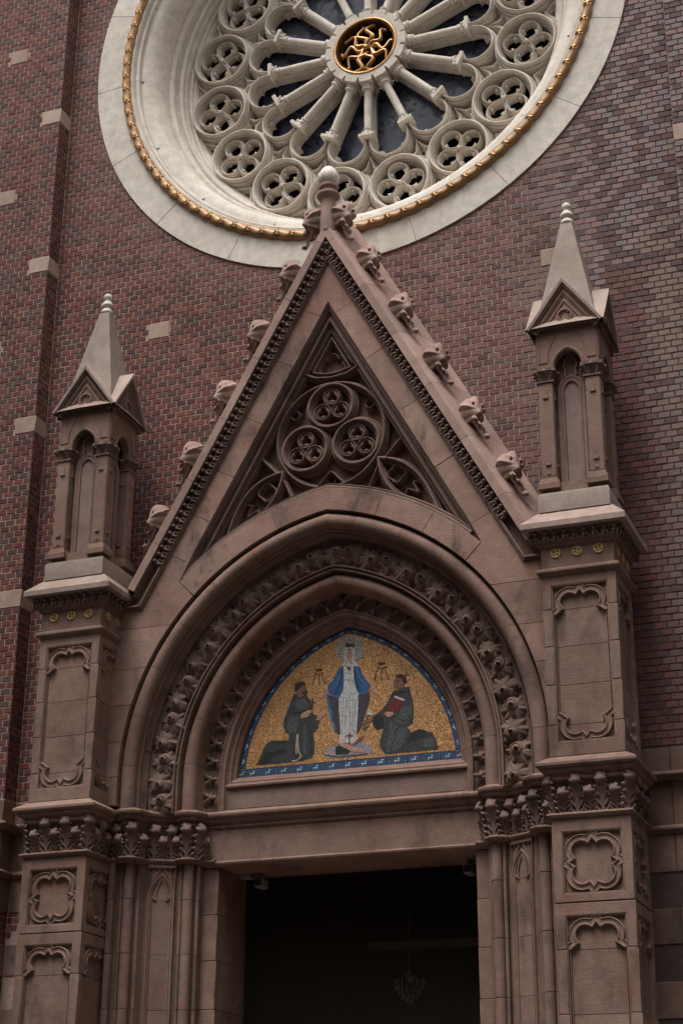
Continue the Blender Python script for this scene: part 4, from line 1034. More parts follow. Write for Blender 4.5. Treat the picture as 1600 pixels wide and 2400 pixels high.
 ('lily_leaf', 'green', 5, [(0.204,6.692),(0.165,6.71),(0.185,6.717)]),
 ('lily', 'white', 6, [(0.283,6.889),(0.276,6.871),(0.259,6.869),(0.246,6.882),(0.246,6.902),(0.259,6.913),(0.276,6.907)]),
 ('lily', 'white', 6, [(0.3,6.854),(0.292,6.841),(0.273,6.839),(0.259,6.85),(0.259,6.865),(0.274,6.873),(0.292,6.868)]),
 ('lily', 'white', 6, [(0.265,6.862),(0.259,6.847),(0.245,6.845),(0.235,6.856),(0.235,6.873),(0.245,6.882),(0.259,6.877)]),
 ('foot', 'book', 3, [(0.969,6.578),(0.993,6.585),(1.017,6.551),(0.998,6.548)]),
 ('foot', 'book', 3, [(1.034,6.438),(1.067,6.416),(1.062,6.382),(1.033,6.382)]),
 ('halo', 'line', 2, [(0.632,7.352),(0.648,7.353),(0.706,7.304),(0.736,7.26),(0.73,7.258),(0.68,7.296),(0.64,7.344),(0.634,7.356),(0.629,7.354),(0.635,7.341),(0.676,7.292),(0.728,7.253),(0.741,7.262),(0.71,7.308),(0.651,7.358),(0.631,7.358)]),
 ('monogram', 'line', 2, [(0.359,7.469),(0.364,7.456),(0.38,7.464),(0.39,7.451),(0.406,7.464),(0.422,7.448),(0.434,7.458),(0.447,7.447),(0.455,7.461),(0.449,7.424),(0.367,7.431)]),
 ('monogram', 'line', 3, [(0.36,7.406),(0.316,7.263),(0.325,7.259),(0.369,7.403)]),
 ('monogram', 'line', 3, [(0.402,7.405),(0.402,7.253),(0.411,7.252),(0.412,7.404)]),
 ('monogram', 'line', 3, [(0.444,7.399),(0.479,7.254),(0.488,7.255),(0.453,7.4)]),
 ('monogram', 'line', 3, [(0.36,7.403),(0.407,7.365),(0.454,7.396),(0.448,7.403),(0.407,7.374),(0.366,7.41)]),
 ('monogram', 'line', 4, [(0.331,7.26),(0.326,7.253),(0.315,7.254),(0.31,7.262),(0.315,7.27),(0.326,7.269)]),
 ('monogram', 'line', 4, [(0.417,7.251),(0.411,7.244),(0.401,7.245),(0.396,7.253),(0.401,7.261),(0.412,7.26)]),
 ('monogram', 'line', 4, [(0.494,7.253),(0.489,7.246),(0.478,7.247),(0.473,7.255),(0.479,7.263),(0.489,7.262)]),
 ('monogram', 'line', 4, [(0.375,7.403),(0.37,7.396),(0.36,7.397),(0.354,7.406),(0.36,7.413),(0.37,7.412)]),
 ('monogram', 'line', 4, [(0.459,7.399),(0.454,7.391),(0.444,7.392),(0.438,7.401),(0.444,7.408),(0.454,7.407)]),
]

def mosaic():
    root = thing('mosaic', 'arched gold mosaic of a standing robed woman between two kneeling monks', 'mosaic', (0, .085, 6.25))
    C0, Z0 = .468, 6.17
    Y = -.085
    def curve(R, zb, n=24):
        a0 = math.asin((zb-Z0)/R); th = math.acos(C0/R)
        L = [(C0-R*math.cos(a0+(th-a0)*i/n), Z0+R*math.sin(a0+(th-a0)*i/n)) for i in range(n+1)]
        return L+[(-x, z) for x, z in L[-2::-1]]
    def flat(name, poly, lay, mat, parent, t=.0025):
        g = G(); g.prism(FG, poly, Y-.004, Y+lay*t, .0008); return part(name, g, mat, parent, 0)
    flat('gold_field', curve(1.742, 6.352), 1, 'm_field', root)
    flat('border_ground', curve(1.822, 6.245), .4, 'm_blue_dark', root)
    rnd = random.Random(4)
    def squig(tile, c, x, y, sc):
        for k in range(2):
            pts = [(-.052, -.012+.02*k), (-.030, .022), (-.008, -.004), (.012, -.022), (.034, .012), (.054, -.004)] if k == 0 else [(.0, .022), (.014, .002), (.030, .03)]
            L = []
            for (a, b) in pts:
                L.append((c[0]+x[0]*a*sc+y[0]*b*sc, c[1]+x[1]*a*sc+y[1]*b*sc))
            mt = miters(L, False); w_ = .0085*sc if k == 0 else .005*sc
            flat('scroll', [(p[0]+m_[0]*w_*(.3+.7*math.sin(PI*(i+.4)/len(L))), p[1]+m_[1]*w_*(.3+.7*math.sin(PI*(i+.4)/len(L)))) for i, (p, m_) in enumerate(zip(L, mt))]+[(p[0]-m_[0]*w_*(.3+.7*math.sin(PI*(i+.4)/len(L))), p[1]-m_[1]*w_*(.3+.7*math.sin(PI*(i+.4)/len(L)))) for i, (p, m_) in list(enumerate(zip(L, mt)))[::-1]], 3 if k == 0 else 2.7, 'm_squiggle' if k == 0 else 'm_green_line', tile)
    def tile(poly, c, x, y, sc=1.0):
        o = flat('border_tile', poly, 1.4, 'm_border', root); squig(o, c, x, y, sc)
    def dash(c, x, y, ln):
        for k, (o1, w_) in enumerate(((-.40, .004), (-.17, .010), (-.02, .010), (.13, .010), (.36, .004))):
            q = [(c[0]+y[0]*(o1*ln+sy*.030*ln*(2.2 if w_ < .006 else .8))+x[0]*sx*w_, c[1]+y[1]*(o1*ln+sy*.030*ln*(2.2 if w_ < .006 else .8))+x[1]*sx*w_) for sx, sy in ((-1, -1), (1, -1), (1, 1), (-1, 1))]
            flat('dash', q, 2.2, 'm_dash', root)
    # bottom row
    n = 13; x0, x1 = -1.27, 1.27
    for k in range(n+1):
        x = x0+(x1-x0)*k/n; dash((x, 6.298), (1, 0), (0, 1), .086)
        if k < n: tile([(x+.016, 6.256), (x+(x1-x0)/n-.016, 6.256), (x+(x1-x0)/n-.016, 6.342), (x+.016, 6.342)], (x+(x1-x0)/n/2, 6.298), (.8, .6), (-.6, .8), .72)
    for s in (-1, 1):
        a0, th = math.asin((6.352-Z0)/1.78), math.acos(C0/1.78); m_ = 12
        def P(R, a): return (s*(-C0+R*math.cos(a)), Z0+R*math.sin(a))
        for k in range(m_):
            b0, b1 = a0+(th-a0)*k/m_+.010, a0+(th-a0)*(k+1)/m_-.010; bm = (b0+b1)/2
            tile([P(1.750, b0), P(1.750, bm), P(1.750, b1), P(1.810, b1), P(1.810, bm), P(1.810, b0)], P(1.78, bm), (-s*math.sin(bm), math.cos(bm)), (s*math.cos(bm), math.sin(bm)), .60)
            dash(P(1.78, b0-.010), (-s*math.sin(b0), math.cos(b0)), (s*math.cos(b0), math.sin(b0)), .072)
        tile([(s*1.285, 6.256), (s*1.345, 6.256), (s*1.335, 6.345), (s*1.282, 6.345)], (s*1.31, 6.298), (.7, .7), (-.7, .7), .6)
    dash((0, 7.87), (1, 0), (0, 1), .075)
    for i, (name, mt, lay, poly) in enumerate(MOSAIC):
        flat(name, poly, 3+lay*1.0+i*.006, 'm_'+mt, root, .0011)
mosaic()

# ------------------------------------------------------------------ piers
PY = -.70
def quatre(cu, cv, R=.285):
    """closed outline of four lobes with four points, as (u, v)"""
    k = R/.285; out = []
    for q in range(4):
        b = 90-90*q
        def rot(x, y):
            a = math.radians(b-90); return (cu+(x*math.cos(a)-y*math.sin(a))*k, cv+(x*math.sin(a)+y*math.cos(a))*k)
        seq = [(0, .285), (.048, .222)]+arc(.112, .112, .128, 112, -22, 12)+[(.222, .048)]
        out += [rot(*p) for p in seq]
    return out
QP = [(-.036, .0), (-.034, .026), (-.026, .034), (-.018, .024), (.014, .024), (.022, .036), (.032, .036), (.038, .024), (.042, .0)]
def RECT(h): return [(-.001, h-.004), (.004, h-.006), (.008, h-.016), (.014, h-.014), (.018, h-.030), (.020, h-.05)]
def faces(cx, cy, s=None):
    return [F((cx, cy, 0), (1, 0, 0), (0, 0, 1), (0, -1, 0)), F((cx, cy, 0), (0, 1, 0), (0, 0, 1), (1, 0, 0)), F((cx, cy, 0), (0, -1, 0), (0, 0, 1), (-1, 0, 0))]

def panel_block(cx, cy, z0, z1, H, depth, wi, pz0=None, pz1=None):
    """block with recessed panel on its faces: core + four corner posts (+ rails above/below the panel)"""
    g = G(); c = .005
    a, b = (pz0 if pz0 else z0), (pz1 if pz1 else z1)
    g.box(cx-H+depth, cx+H-depth, cy-H+depth, cy+H-depth, z0+.003, z1-.003, 0)
    for sx in (-1, 1):
        for sy in (-1, 1):
            x0, x1 = sorted((cx+sx*wi, cx+sx*H)); y0, y1 = sorted((cy+sy*wi, cy+sy*H))
            g.box(x0, x1, y0, y1, z0+.0025, z1-.0025, c)
    e = .0008
    if pz1: g.box(cx-H+e, cx+H-e, cy-H+e, cy+H-e, pz1, z1-.0035, c)
    if pz0: g.box(cx-H+e, cx+H-e, cy-H+e, cy+H-e, z0+.0035, pz0, c)
    return g

def pier(s):
    side, other = ('left', 'left') if s < 0 else ('right', 'right')
    root = thing('portal_pier', 'square panelled sandstone pier on the %s side of the portal' % side, 'pier', (3*s, PY, 0), 'piers flanking the church portal')
    cx, cy = 3*s, PY; H = .39
    fcs = faces(cx, cy)
    # top slab and cornice
    g = G(); g.square(cx, cy, [(.30, 8.285), (.545, 8.285), (.56, 8.292), (.56, 8.352), (.553, 8.360), (.40, 8.515), (.39, 8.52)]); part('cap_slab', g, 'slab', root, 30)
    g = G(); g.square(cx, cy, [(.30, 8.08), (.395, 8.105), (.402, 8.12), (.42, 8.125), (.425, 8.15), (.45, 8.165), (.455, 8.19), (.442, 8.196), (.438, 8.23), (.45, 8.262), (.50, 8.288), (.3, 8.29)]); part('cornice', g, 'stone_dark', root, 30)
    for f in fcs:
        for k in range(9):
            u = -.42+k*.105; inst('ball_flower', BALL, root, basis(f(u, 8.238, .455), f.U, f.V, f.N))
    # disc frieze
    g = G(); g.box(cx-H, cx+H, cy-H, cy+H, 7.875, 8.11, .006); part('frieze_block', g, 'stone', root)
    for f in fcs:
        for k in range(3):
            c = f((k-1)*.228, 8.045, H); fr = F(c, f.U, f.V, f.N)
            g = G(); g.sweep(fr, circle(0, 0, .046, 24), [(-.010, -.002), (-.009, .012), (0, .017), (.009, .012), (.010, -.002)], True)
            rot = random.uniform(0, 1.5)
            for q in range(2):
                a = rot+q*PI/2; w_ = Vector((-math.sin(a), math.cos(a)))*.008; d = Vector((math.cos(a), math.sin(a)))*.04
                g.prism(fr, [tuple(d*-1-w_*1.5), tuple(-w_*.6), tuple(d-w_*1.5), tuple(d+w_*1.5), tuple(w_*.6), tuple(d*-1+w_*1.5)], -.002, .010, .002)
            o = part('gilt_disc', g, 'disc', root); 
            g = G(); g.prism(fr, circle(0, 0, .045, 16), -.004, .002, .001); part('disc_ground', g, 'stone_dark', o, 0)
    g = G(); g.square(cx, cy, [(.3, 7.79), (.395, 7.79), (.405, 7.805), (.425, 7.815), (.44, 7.835), (.44, 7.858), (.43, 7.868), (.392, 7.886), (.3, 7.89)]); part('band', g, 'stone', root, 30)
    # shaft courses with tall cusped panel
    zs = [5.87, 6.20, 6.62, 7.03, 7.43, 7.795]
    for a, b in zip(zs, zs[1:]):
        g = panel_block(cx, cy, a, b, H, .045, .298, 6.02 if a < 6 else None, 7.69 if b > 7.7 else None); part('shaft_block', g, 'stone', root)
    top = quatre(0, 7.40)
    idx = len(top)//4
    for f in fcs:
        up = [p for p in quatre(0, 7.392) if p[1] >= 7.392-.001]; up = sorted(set(up), key=lambda p: 0)
        q = quatre(0, 7.392); n = len(q); k = n//4
        half = q[3*k:]+q[:k+1]                     # from the left point over the top to the right point
        g = G(); g.sweep(f, half[::-1], [(o, H-.047+h*1.22) for o, h in QP]); part('panel_arch', g, 'stone', root)
        q = quatre(0, 6.305); half = q[k:3*k+1]
        g = G(); g.sweep(f, half[::-1], [(o, H-.047+h*1.22) for o, h in QP]); part('panel_arch', g, 'stone', root)
        g = G(); g.sweep(f, [(-.297, 6.022), (.297, 6.022), (.297, 7.688), (-.297, 7.688)], RECT(H), True); part('panel_border', g, 'stone', root)
        for su in (-1, 1):
            g = G(); u0, u1 = sorted((su*.262, su*.272)); g.prism(f, [(u0, 6.33), (u1, 6.33), (u1, 7.37), (u0, 7.37)], H-.047, H-.022, .006); part('panel_fillet', g, 'stone', root)
    # cornice, capital, necking
    g = G(); g.square(cx, cy, [(.30, 5.615), (.42, 5.625), (.43, 5.645), (.415, 5.66), (.42, 5.685), (.455, 5.70), (.475, 5.725), (.472, 5.74), (.50, 5.75), (.512, 5.765), (.512, 5.790), (.50, 5.80), (.395, 5.868), (.3, 5.87)]); part('impost_cornice', g, 'stone', root, 30)
    g = G(); g.square(cx, cy, [(.345, 5.29), (.345, 5.40), (.36, 5.55), (.40, 5.625), (.30, 5.63)]); bell = part('capital_bell', g, 'stone_dark', root, 30)
    for fi, f in enumerate(fcs):
        for k, u in enumerate((-.385, -.128, .128, .385)):
            if fi > 0 and k == (0 if fi == 1 else 3): continue
            d = f.N
            if k in (0, 3): d = (f.N+f.U*(1 if k == 3 else -1)).normalized()
            o = f(u*.93 if k in (0, 3) else u, 5.305, .345)
            inst('capital_leaf', LEAF_HI, root, basis(o, Vector((0, 0, 1)).cross(d)*-1, d, (0, 0, 1)))
        for u in (-.262, 0, .262):
            inst('capital_leaf', LEAF_LO, root, basis(f(u, 5.305, .348), f.U, f.N, (0, 0, 1)))
    g = G(); g.square(cx, cy, [(.3, 5.235), (.395, 5.238), (.40, 5.25), (.428, 5.262), (.436, 5.278), (.428, 5.294), (.36, 5.315), (.3, 5.32)]); part('necking', g, 'stone', root, 30)
    # quatrefoil block and lower shaft
    H2 = .395
    g = panel_block(cx, cy, 4.425, 5.24, H2, .045, .300, 4.505, 5.115); part('shaft_block', g, 'stone', root)
    for f in fcs:
        g = G(); g.sweep(f, [(-.299, 4.507), (.299, 4.507), (.299, 5.113), (-.299, 5.113)], RECT(H2), True); part('panel_border', g, 'stone', root)
        g = G(); g.sweep(f, quatre(0, 4.81, .287)[::-1], [(o, H2-.047+h*1.22) for o, h in QP], True); part('quatrefoil', g, 'stone', root)
    zs = [1.0, 1.6, 2.2, 2.8, 3.38, 3.98, 4.42]
    for a, b in zip(zs, zs[1:]):
        g = panel_block(cx, cy, a, b, H2, .045, .298, 1.25 if a < 1.1 else None, 4.300 if b > 4.4 else None); part('shaft_block', g, 'stone', root)
    for f in fcs:
        q = quatre(0, 4.002, .285); n = len(q); k = n//4
        half = q[3*k:]+q[:k+1]
        g = G(); g.sweep(f, half[::-1], [(o, H2-.047+h*1.22) for o, h in QP]); part('panel_arch', g, 'stone', root)
        g = G(); g.sweep(f, [(-.297, 1.252), (.297, 1.252), (.297, 4.298), (-.297, 4.298)], RECT(H2), True); part('panel_border', g, 'stone', root)
        for su in (-1, 1):
            g = G(); u0, u1 = sorted((su*.262, su*.272)); g.prism(f, [(u0, 1.27), (u1, 1.27), (u1, 3.975), (u0, 3.975)], H2-.047, H2-.022, .006); part('panel_fillet', g, 'stone', root)
    g = G(); g.square(cx, cy, [(.3, .0), (.52, .004), (.52, .75), (.49, .80), (.46, .84), (.44, .95), (.40, 1.0), (.3, 1.005)]); part('plinth', g, 'stone', root, 30)
    g = G(); g.box(cx-.30, cx+.30, cy+.30, .012, 0, 8.2); part('wall_tie', g, 'stone_dark', root, 0)
for s in (-1, 1): pier(s)

# ------------------------------------------------------------------ pinnacles (local coordinates, axis at the origin, z absolute minus base)
PB = 8.515
def pinnacle_proto():
    root = thing('pinnacle', 'tall stone pinnacle with niches and pyramid spire on the left pier', 'pinnacle', (-3, -.735, PB), 'pinnacles on the portal piers')
    Z = lambda z: z-PB
    P = lambda name, g, mat, parent=root, sm=32: part(name, g, mat, parent, sm, True, False)
    g = G(); g.square(0, 0, [(.3, .0), (.385, .0), (.385, Z(8.70)), (.372, Z(8.735)), (.345, Z(8.745)), (.3, Z(8.75))]); P('plinth', g, 'cement')
    g = G(); g.square(0, 0, [(.3, Z(8.742)), (.325, Z(8.742)), (.325, Z(8.86)), (.3, Z(8.862))]); P('base_block', g, 'stone')
    g = G(); g.box(-.205, .205, -.205, .205, Z(8.86), Z(10.6)); P('core', g, 'stone', root, 0)
    # columns
    cg = G(); h = .083
    cg.box(-h, h, -h, h, Z(8.93), Z(10.06), .012)
    for sx, sy in ((0, -1), (1, 0), (-1, 0), (0, 1)):
        for zz, fl in ((9.86, 1), (9.06, -1)):
            f = F((0, 0, 0), (-sy, sx, 0) if sy else (0, 1, 0), (0, 0, 1), (sx, sy, 0))
            cg.prism(f, [(-.030, Z(zz)), (.030, Z(zz)), (.030, Z(zz)+.035), (-.030, Z(zz)+.035)], h-.002, h+.016, .006)
            cg.prism(f, [(-.022, Z(zz)+.04*fl-.03), (.022, Z(zz)+.04*fl-.03), (.022, Z(zz)+.10*fl-.0), (-.022, Z(zz)+.10*fl-.0)][::1 if fl > 0 else 1], h-.002, h+.007, .004)
    colm = mesh('column', cg, 'stone', 32)
    bg_ = G(); bg_.square(0, 0, [(.07, Z(8.79)), (.118, Z(8.79)), (.118, Z(8.855)), (.108, Z(8.865)), (.104, Z(8.89)), (.092, Z(8.90)), (.088, Z(8.93)), (.07, Z(8.935))]); basem = mesh('column_base', bg_, 'stone', 32)
    kg = G(); kg.square(0, 0, [(.06, Z(10.055)), (.098, Z(10.058)), (.098, Z(10.075)), (.082, Z(10.085)), (.085, Z(10.13)), (.105, Z(10.185)), (.12, Z(10.19)), (.122, Z(10.222)), (.06, Z(10.224))])
    capm = mesh('capital', kg, 'carved', 32)
    for sx in (-1, 1):
        for sy in (-1, 1):
            m = Matrix.Translation((sx*.262, sy*.262, 0))
            c = inst('column', colm, root, m, False); inst('column_base', basem, c, None, False); k = inst('capital', capm, c, None, False)
            for q in range(8):
                a = q*PI/4; d = Vector((math.cos(a), math.sin(a), 0)); r = .080 if q % 2 == 0 else .105
                inst('capital_leaf', LEAF_SMALL, c, basis(d*r*.82+Vector((0, 0, Z(10.08))), Vector((0, 0, 1)).cross(d)*-1*.75, d*.75, Vector((0, 0, .75))), False)
    # niches: panel and nested arch on each face
    for q in range(4):
        a = q*PI/2; N_ = Vector((math.sin(a), -math.cos(a), 0)); U = Vector((math.cos(a), math.sin(a), 0)); f = F((0, 0, 0), U, (0, 0, 1), N_)
        def lancet(w_, zb, zs_, k=1.25, n=10):
            R = w_*(1+k*k)/2*1.0; c = R-w_          # centres beyond the opposite jamb
            th = math.acos(c/R)
            L = [(-w_, zb)]+[(c-R*math.cos(th*i/n), zs_+R*math.sin(th*i/n)) for i in range(n+1)]
            return L+[(-x, z) for x, z in L[-2::-1]]
        g = G(); pp = lancet(.082, Z(8.88), Z(9.98), 1.3); g.prism(f, pp, .18, .212, .002); P('niche_panel', g, 'plaster')
        g = G(); g.sweep(f, lancet(.100, Z(8.88), Z(9.98), 1.3), [(-.020, .20), (-.017, .228), (-.004, .236), (.004, .236), (.014, .226), (.03, .238), (.05, .24), (.058, .228), (.06, .2)]); P('niche_arch', g, 'stone')
        g = G()
        g.sweep(f, [(-.062, Z(10.16)), (-.055, Z(10.25)), (-.075, Z(10.27)), (-.06, Z(10.34)), (0, Z(10.44)), (.06, Z(10.34)), (.075, Z(10.27)), (.055, Z(10.25)), (.062, Z(10.16))], [(-.012, .20), (-.010, .232), (.010, .238), (.016, .2)]); P('niche_cusp', g, 'stone')
        # head with pointed opening
        arch_ = lancet(.165, Z(10.224), Z(10.226), 1.32, 12)
        w2 = .345
        poly_l = [(-w2, Z(10.224)), (-.168, Z(10.224))]+[p for p in arch_ if p[0] <= .0001][1:]+[(0, Z(10.70)), (-w2, Z(10.70))]
        g = G(); g.prism(f, poly_l, .255, .345, .003); P('head_block', g, 'stone')
        g = G(); g.prism(f, [(-x, z) for x, z in poly_l][::-1], .255, .345, .003); P('head_block', g, 'stone')
        g = G(); g.sweep(f, arch_, [(-.012, .26), (-.010, .352), (.008, .360), (.022, .352), (.026, .34)]); P('arch_moulding', g, 'stone')
        for su in (-1, 1):
            L = [(su*.225, Z(10.30)), (su*.322, Z(10.30)), (su*.322, Z(10.645)), (su*.115, Z(10.645)), (su*.175, Z(10.53)), (su*.215, Z(10.42))]
            if su > 0: L = L[::-1]
            g = G(); g.sweep(f, L, [(-.010, .34), (-.008, .354), (.006, .354), (.009, .34)], True); P('spandrel_frame', g, 'stone')
        # gablet
        g = G(); g.prism(f, [(-.36, Z(10.70)), (.36, Z(10.70)), (0, Z(11.20))], .05, .372, .003); P('gablet_face', g, 'stone')
        ch = [(-.425, Z(10.70)), (0, Z(11.285)), (.425, Z(10.70))]
        g = G(); g.sweep(f, ch, [(-.030, .40), (-.030, .436), (0, .440), (.005, .432), (.012, .0)]); P('gablet_coping', g, 'slab', root, 30)
        g = G(); g.sweep(f, ch, [(-.125, .365), (-.120, .380), (-.105, .384), (-.098, .396), (-.080, .398), (-.074, .382), (-.060, .388), (-.050, .410), (-.030, .418), (-.028, .40)]); P('gablet_moulding', g, 'stone_dark', root, 30)
        g = G(); g.sweep(f, circle(0, Z(10.83), .080, 32), [(-.014, .365), (-.012, .390), (.010, .394), (.014, .365)], True)
        for k in range(3):
            b = 90+120*k; cx_, cz_ = .030*math.cos(math.radians(b)), Z(10.83)+.030*math.sin(math.radians(b))
            g.sweep(f, arc(cx_, cz_, .037, b-85, b+85, 10), [(-.007, .365), (-.006, .384), (.006, .386), (.008, .365)])
        P('trefoil_roundel', g, 'stone')
        g = G(); g.sweep(f, [(-.225, Z(10.722)), (0, Z(11.03)), (.225, Z(10.722))], [(-.012, .365), (-.010, .384), (.010, .384), (.014, .365)], True); P('gablet_fillet', g, 'stone')
    g = G(); g.square(0, 0, [(.20, Z(10.702)), (.354, Z(10.702)), (.066, Z(12.205)), (.03, Z(12.21))]); sp = P('spire', g, 'cement', root, 25)
    g = G(); g.lathe([(.05, Z(12.20)), (.058, Z(12.212)), (.074, Z(12.225)), (.078, Z(12.24)), (.070, Z(12.262)), (.045, Z(12.29)), (.036, Z(12.305)), (.050, Z(12.315)), (.074, Z(12.33)), (.076, Z(12.345)), (.062, Z(12.37)), (.042, Z(12.392)), (.034, Z(12.40)), (.042, Z(12.404)), (.042, Z(12.412)), (.034, Z(12.416)), (.048, Z(12.43)), (.055, Z(12.455)), (.050, Z(12.482)), (.03, Z(12.503)), (.004, Z(12.51))], n=20); part('finial', g, 'finial', sp, 50, True, False)
    return root
proto = pinnacle_proto()
def copy_tree(o, parent=None):
    c = o.copy(); COL.objects.link(c); c.parent = parent
    for ch in list(o.children): copy_tree(ch, c)
    return c
p2 = copy_tree(proto); p2.location = (3, -.735, PB)
p2['label'] = 'tall stone pinnacle with niches and pyramid spire on the right pier'

# ------------------------------------------------------------------ jambs
JP = [(1.5215, -.10), (1.655, -.10), (1.675, -.20), (1.70, -.285), (1.76, -.325), (1.83, -.335), (1.895, -.30), (1.935, -.255), (2.22, -.405), (2.245, -.50), (2.275, -.60), (2.345, -.645), (2.42, -.645), (2.485, -.60), (2.50, -.56), (2.63, -.60)]
def jamb(s):
    side = 'left' if s < 0 else 'right'
    root = thing('portal_jamb', 'splayed stone jamb with slender shafts and lancet panel to the %s of the doorway' % side, 'jamb', (s*2.05, -.3, 0), 'jambs either side of the doorway')
    path = [(s*x, y) for x, y in JP]
    if s < 0: path = path[::-1]                    # always left to right: outward is -off
    def mould(name, prof, mat, sm=32):
        g = G(); g.sweep(PLAN, path, prof); part(name, g, mat, root, sm)
    mould('impost_cornice', [(.12, 5.64), (.012, 5.645), (-.005, 5.66), (.005, 5.675), (.0, 5.70), (-.035, 5.715), (-.05, 5.74), (-.048, 5.752), (-.072, 5.762), (-.08, 5.775), (-.08, 5.80), (-.068, 5.812), (.10, 5.873), (.3, 5.876)], 'stone')
    mould('capital_bell', [(.10, 5.28), (.075, 5.29), (.075, 5.42), (.06, 5.55), (.012, 5.645)], 'stone_dark')
    mould('necking', [(.12, 5.235), (.02, 5.238), (.012, 5.25), (-.012, 5.262), (-.02, 5.278), (-.012, 5.294), (.08, 5.318)], 'stone')
    # leaves on the bell
    for x, y, nx, ny, hi in ((1.70, -.23, -.9, -.45, 1), (1.79, -.27, -.2, -1, 1), (1.90, -.23, .1, -1, 0), (2.0, -.235, -.45, -.9, 1), (2.09, -.285, -.45, -.9, 0), (2.17, -.325, -.45, -.9, 1), (2.275, -.50, -.9, -.4, 0), (2.34, -.56, -.4, -.9, 1), (2.44, -.57, .3, -.95, 0), (2.53, -.52, -.2, -1, 1), (1.66, -.10, -.5, -.85, 0)):
        d = Vector((s*nx, ny, 0)).normalized()
        inst('capital_leaf', LEAF_HI if hi else LEAF_LO, root, basis(Vector((s*x, y, 5.30)), Vector((0, 0, 1)).cross(d)*-1, d, (0, 0, 1)))
    # splayed backing wall
    pl = [(s*x, y) for x, y in ((1.69, -.04), (1.72, -.145), (1.93, -.20), (2.24, -.365), (2.27, -.44), (2.50, -.50), (2.66, -.50), (2.66, .28), (1.69, .28))]
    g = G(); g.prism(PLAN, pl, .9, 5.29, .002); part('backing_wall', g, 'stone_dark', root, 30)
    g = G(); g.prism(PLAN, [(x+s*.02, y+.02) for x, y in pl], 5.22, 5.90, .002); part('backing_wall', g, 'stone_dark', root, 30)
    zj = [.95, 1.9, 2.5, 3.08, 3.66, 4.25, 4.84, 5.24]
    for x, y in ((1.787, -.215), (2.375, -.505)):
        for a, b in zip(zj, zj[1:]):
            g = G(); g.lathe([(.055, a+.002), (.060, a+.006), (.060, b-.006), (.055, b-.002)], (s*x, y, 0), 20); part('shaft_drum', g, 'stone', root, 40)
        for dx, dy in ((-.085, .035), (.085, -.045)):
            for a, b in zip(zj, zj[1:]):
                g = G(); g.lathe([(.018, a+.002), (.022, a+.005), (.022, b-.005), (.018, b-.002)], (s*(x+dx), y+dy+.035, 0), 10); part('slender_roll', g, 'stone_dark', root, 40)
    for a, b in zip(zj, zj[1:]):                   # square pilaster strip next to the pier
        g = G(); x0, x1 = sorted((s*2.53, s*2.60)); g.box(x0, x1, -.58, -.3, a+.002, b-.002, .006); part('strip_block', g, 'stone', root)
    # lancet panel on the splay
    A, B = Vector((s*1.94, -.205, 0)), Vector((s*2.23, -.360, 0)); U = (B-A).normalized()*s; N_ = Vector((-U.y*s, U.x*s, 0))*1
    if N_.y > 0: N_ = -N_
    f = F((A+B)/2, U, (0, 0, 1), N_)
    w_ = .145
    for a, b in zip(zj, zj[1:]):
        g = G(); g.prism(f, [(-.105, a+.002), (.105, a+.002), (.105, b-.002), (-.105, b-.002)], -.05, .006, .003); part('panel_stone', g, 'stone', root)
    pz = 4.86
    L = [(-.105, .95), (-.105, pz)]+[(.105*1.7-.105*2.7*math.cos(t_), pz+.105*2.7*math.sin(t_)) for t_ in [math.acos(1.7/2.7)*i/10 for i in range(11)]]
    L = L+[(-x, z) for x, z in L[-2::-1]]
    g = G(); g.sweep(f, L, [(-.004, .0), (-.004, .018), (.010, .030), (.016, .018), (.030, .034), (.042, .034), (.046, .0)]); part('panel_frame', g, 'stone', root)
    for su in (-1, 1):
        g = G(); g.sweep(f, [(su*.105, pz+.02), (su*.060, pz-.01), (su*.066, pz+.05), (su*.045, pz+.13), (0, pz+.23)], [(-.009, .004), (-.007, .024), (.007, .024), (.009, .004)]); part('panel_cusp', g, 'stone', root)
        q = [(su*.150, pz-.02), (su*.150, 5.20), (su*.02, 5.20), (su*.085, 5.08), (su*.14, 4.93)]
        g = G(); g.sweep(f, q, [(-.006, .0), (-.005, .026), (.006, .026), (.008, .0)], True); part('spandrel_fillet', g, 'stone', root)
    g = G(); g.prism(f, [(-.16, 5.20), (.16, 5.20), (.16, 5.238), (-.16, 5.238)], -.04, .036, .004); part('panel_head', g, 'stone', root)
    # door post
    zp = [.95, 1.55, 2.1, 2.62, 3.15, 3.68, 4.20, 4.70, 5.215]
    for a, b in zip(zp, zp[1:]):
        g = G(); x0, x1 = sorted((s*1.505, s*1.692)); g.box(x0, x1, -.03, .74, a+.002, b-.002, .005); part('door_post_block', g, 'stone', root)
for s in (-1, 1): jamb(s)

# ------------------------------------------------------------------ lintel over the door
root = thing('door_lintel', 'plain sandstone lintel beam above the dark doorway', 'lintel', (0, .3, 5.2))
xs = [-1.69, 1.69]
for a, b in zip(xs, xs[1:]):
    g = G(); g.box(a+.002, b-.002, -.075, .74, 5.275, 5.64, .004); part('lintel_stone', g, 'stone', root)
g = G(); g.sweep(PLAN, [(-1.655, -.06), (1.655, -.06)], [(.80, 5.222), (.0, 5.222), (-.012, 5.226), (-.018, 5.238), (-.03, 5.244), (-.036, 5.262), (-.028, 5.278), (.0, 5.285)]); part('lintel_moulding', g, 'stone', root)
g = G(); g.sweep(PLAN, [(-1.52, -.10), (1.52, -.10)], [(.12, 5.638), (.012, 5.642), (-.005, 5.66), (.005, 5.675), (.0, 5.70), (-.035, 5.715), (-.05, 5.74), (-.048, 5.752), (-.072, 5.762), (-.08, 5.775), (-.08, 5.80), (-.068, 5.812), (.06, 5.862), (.3, 5.874)]); part('lintel_cornice', g, 'stone', root)

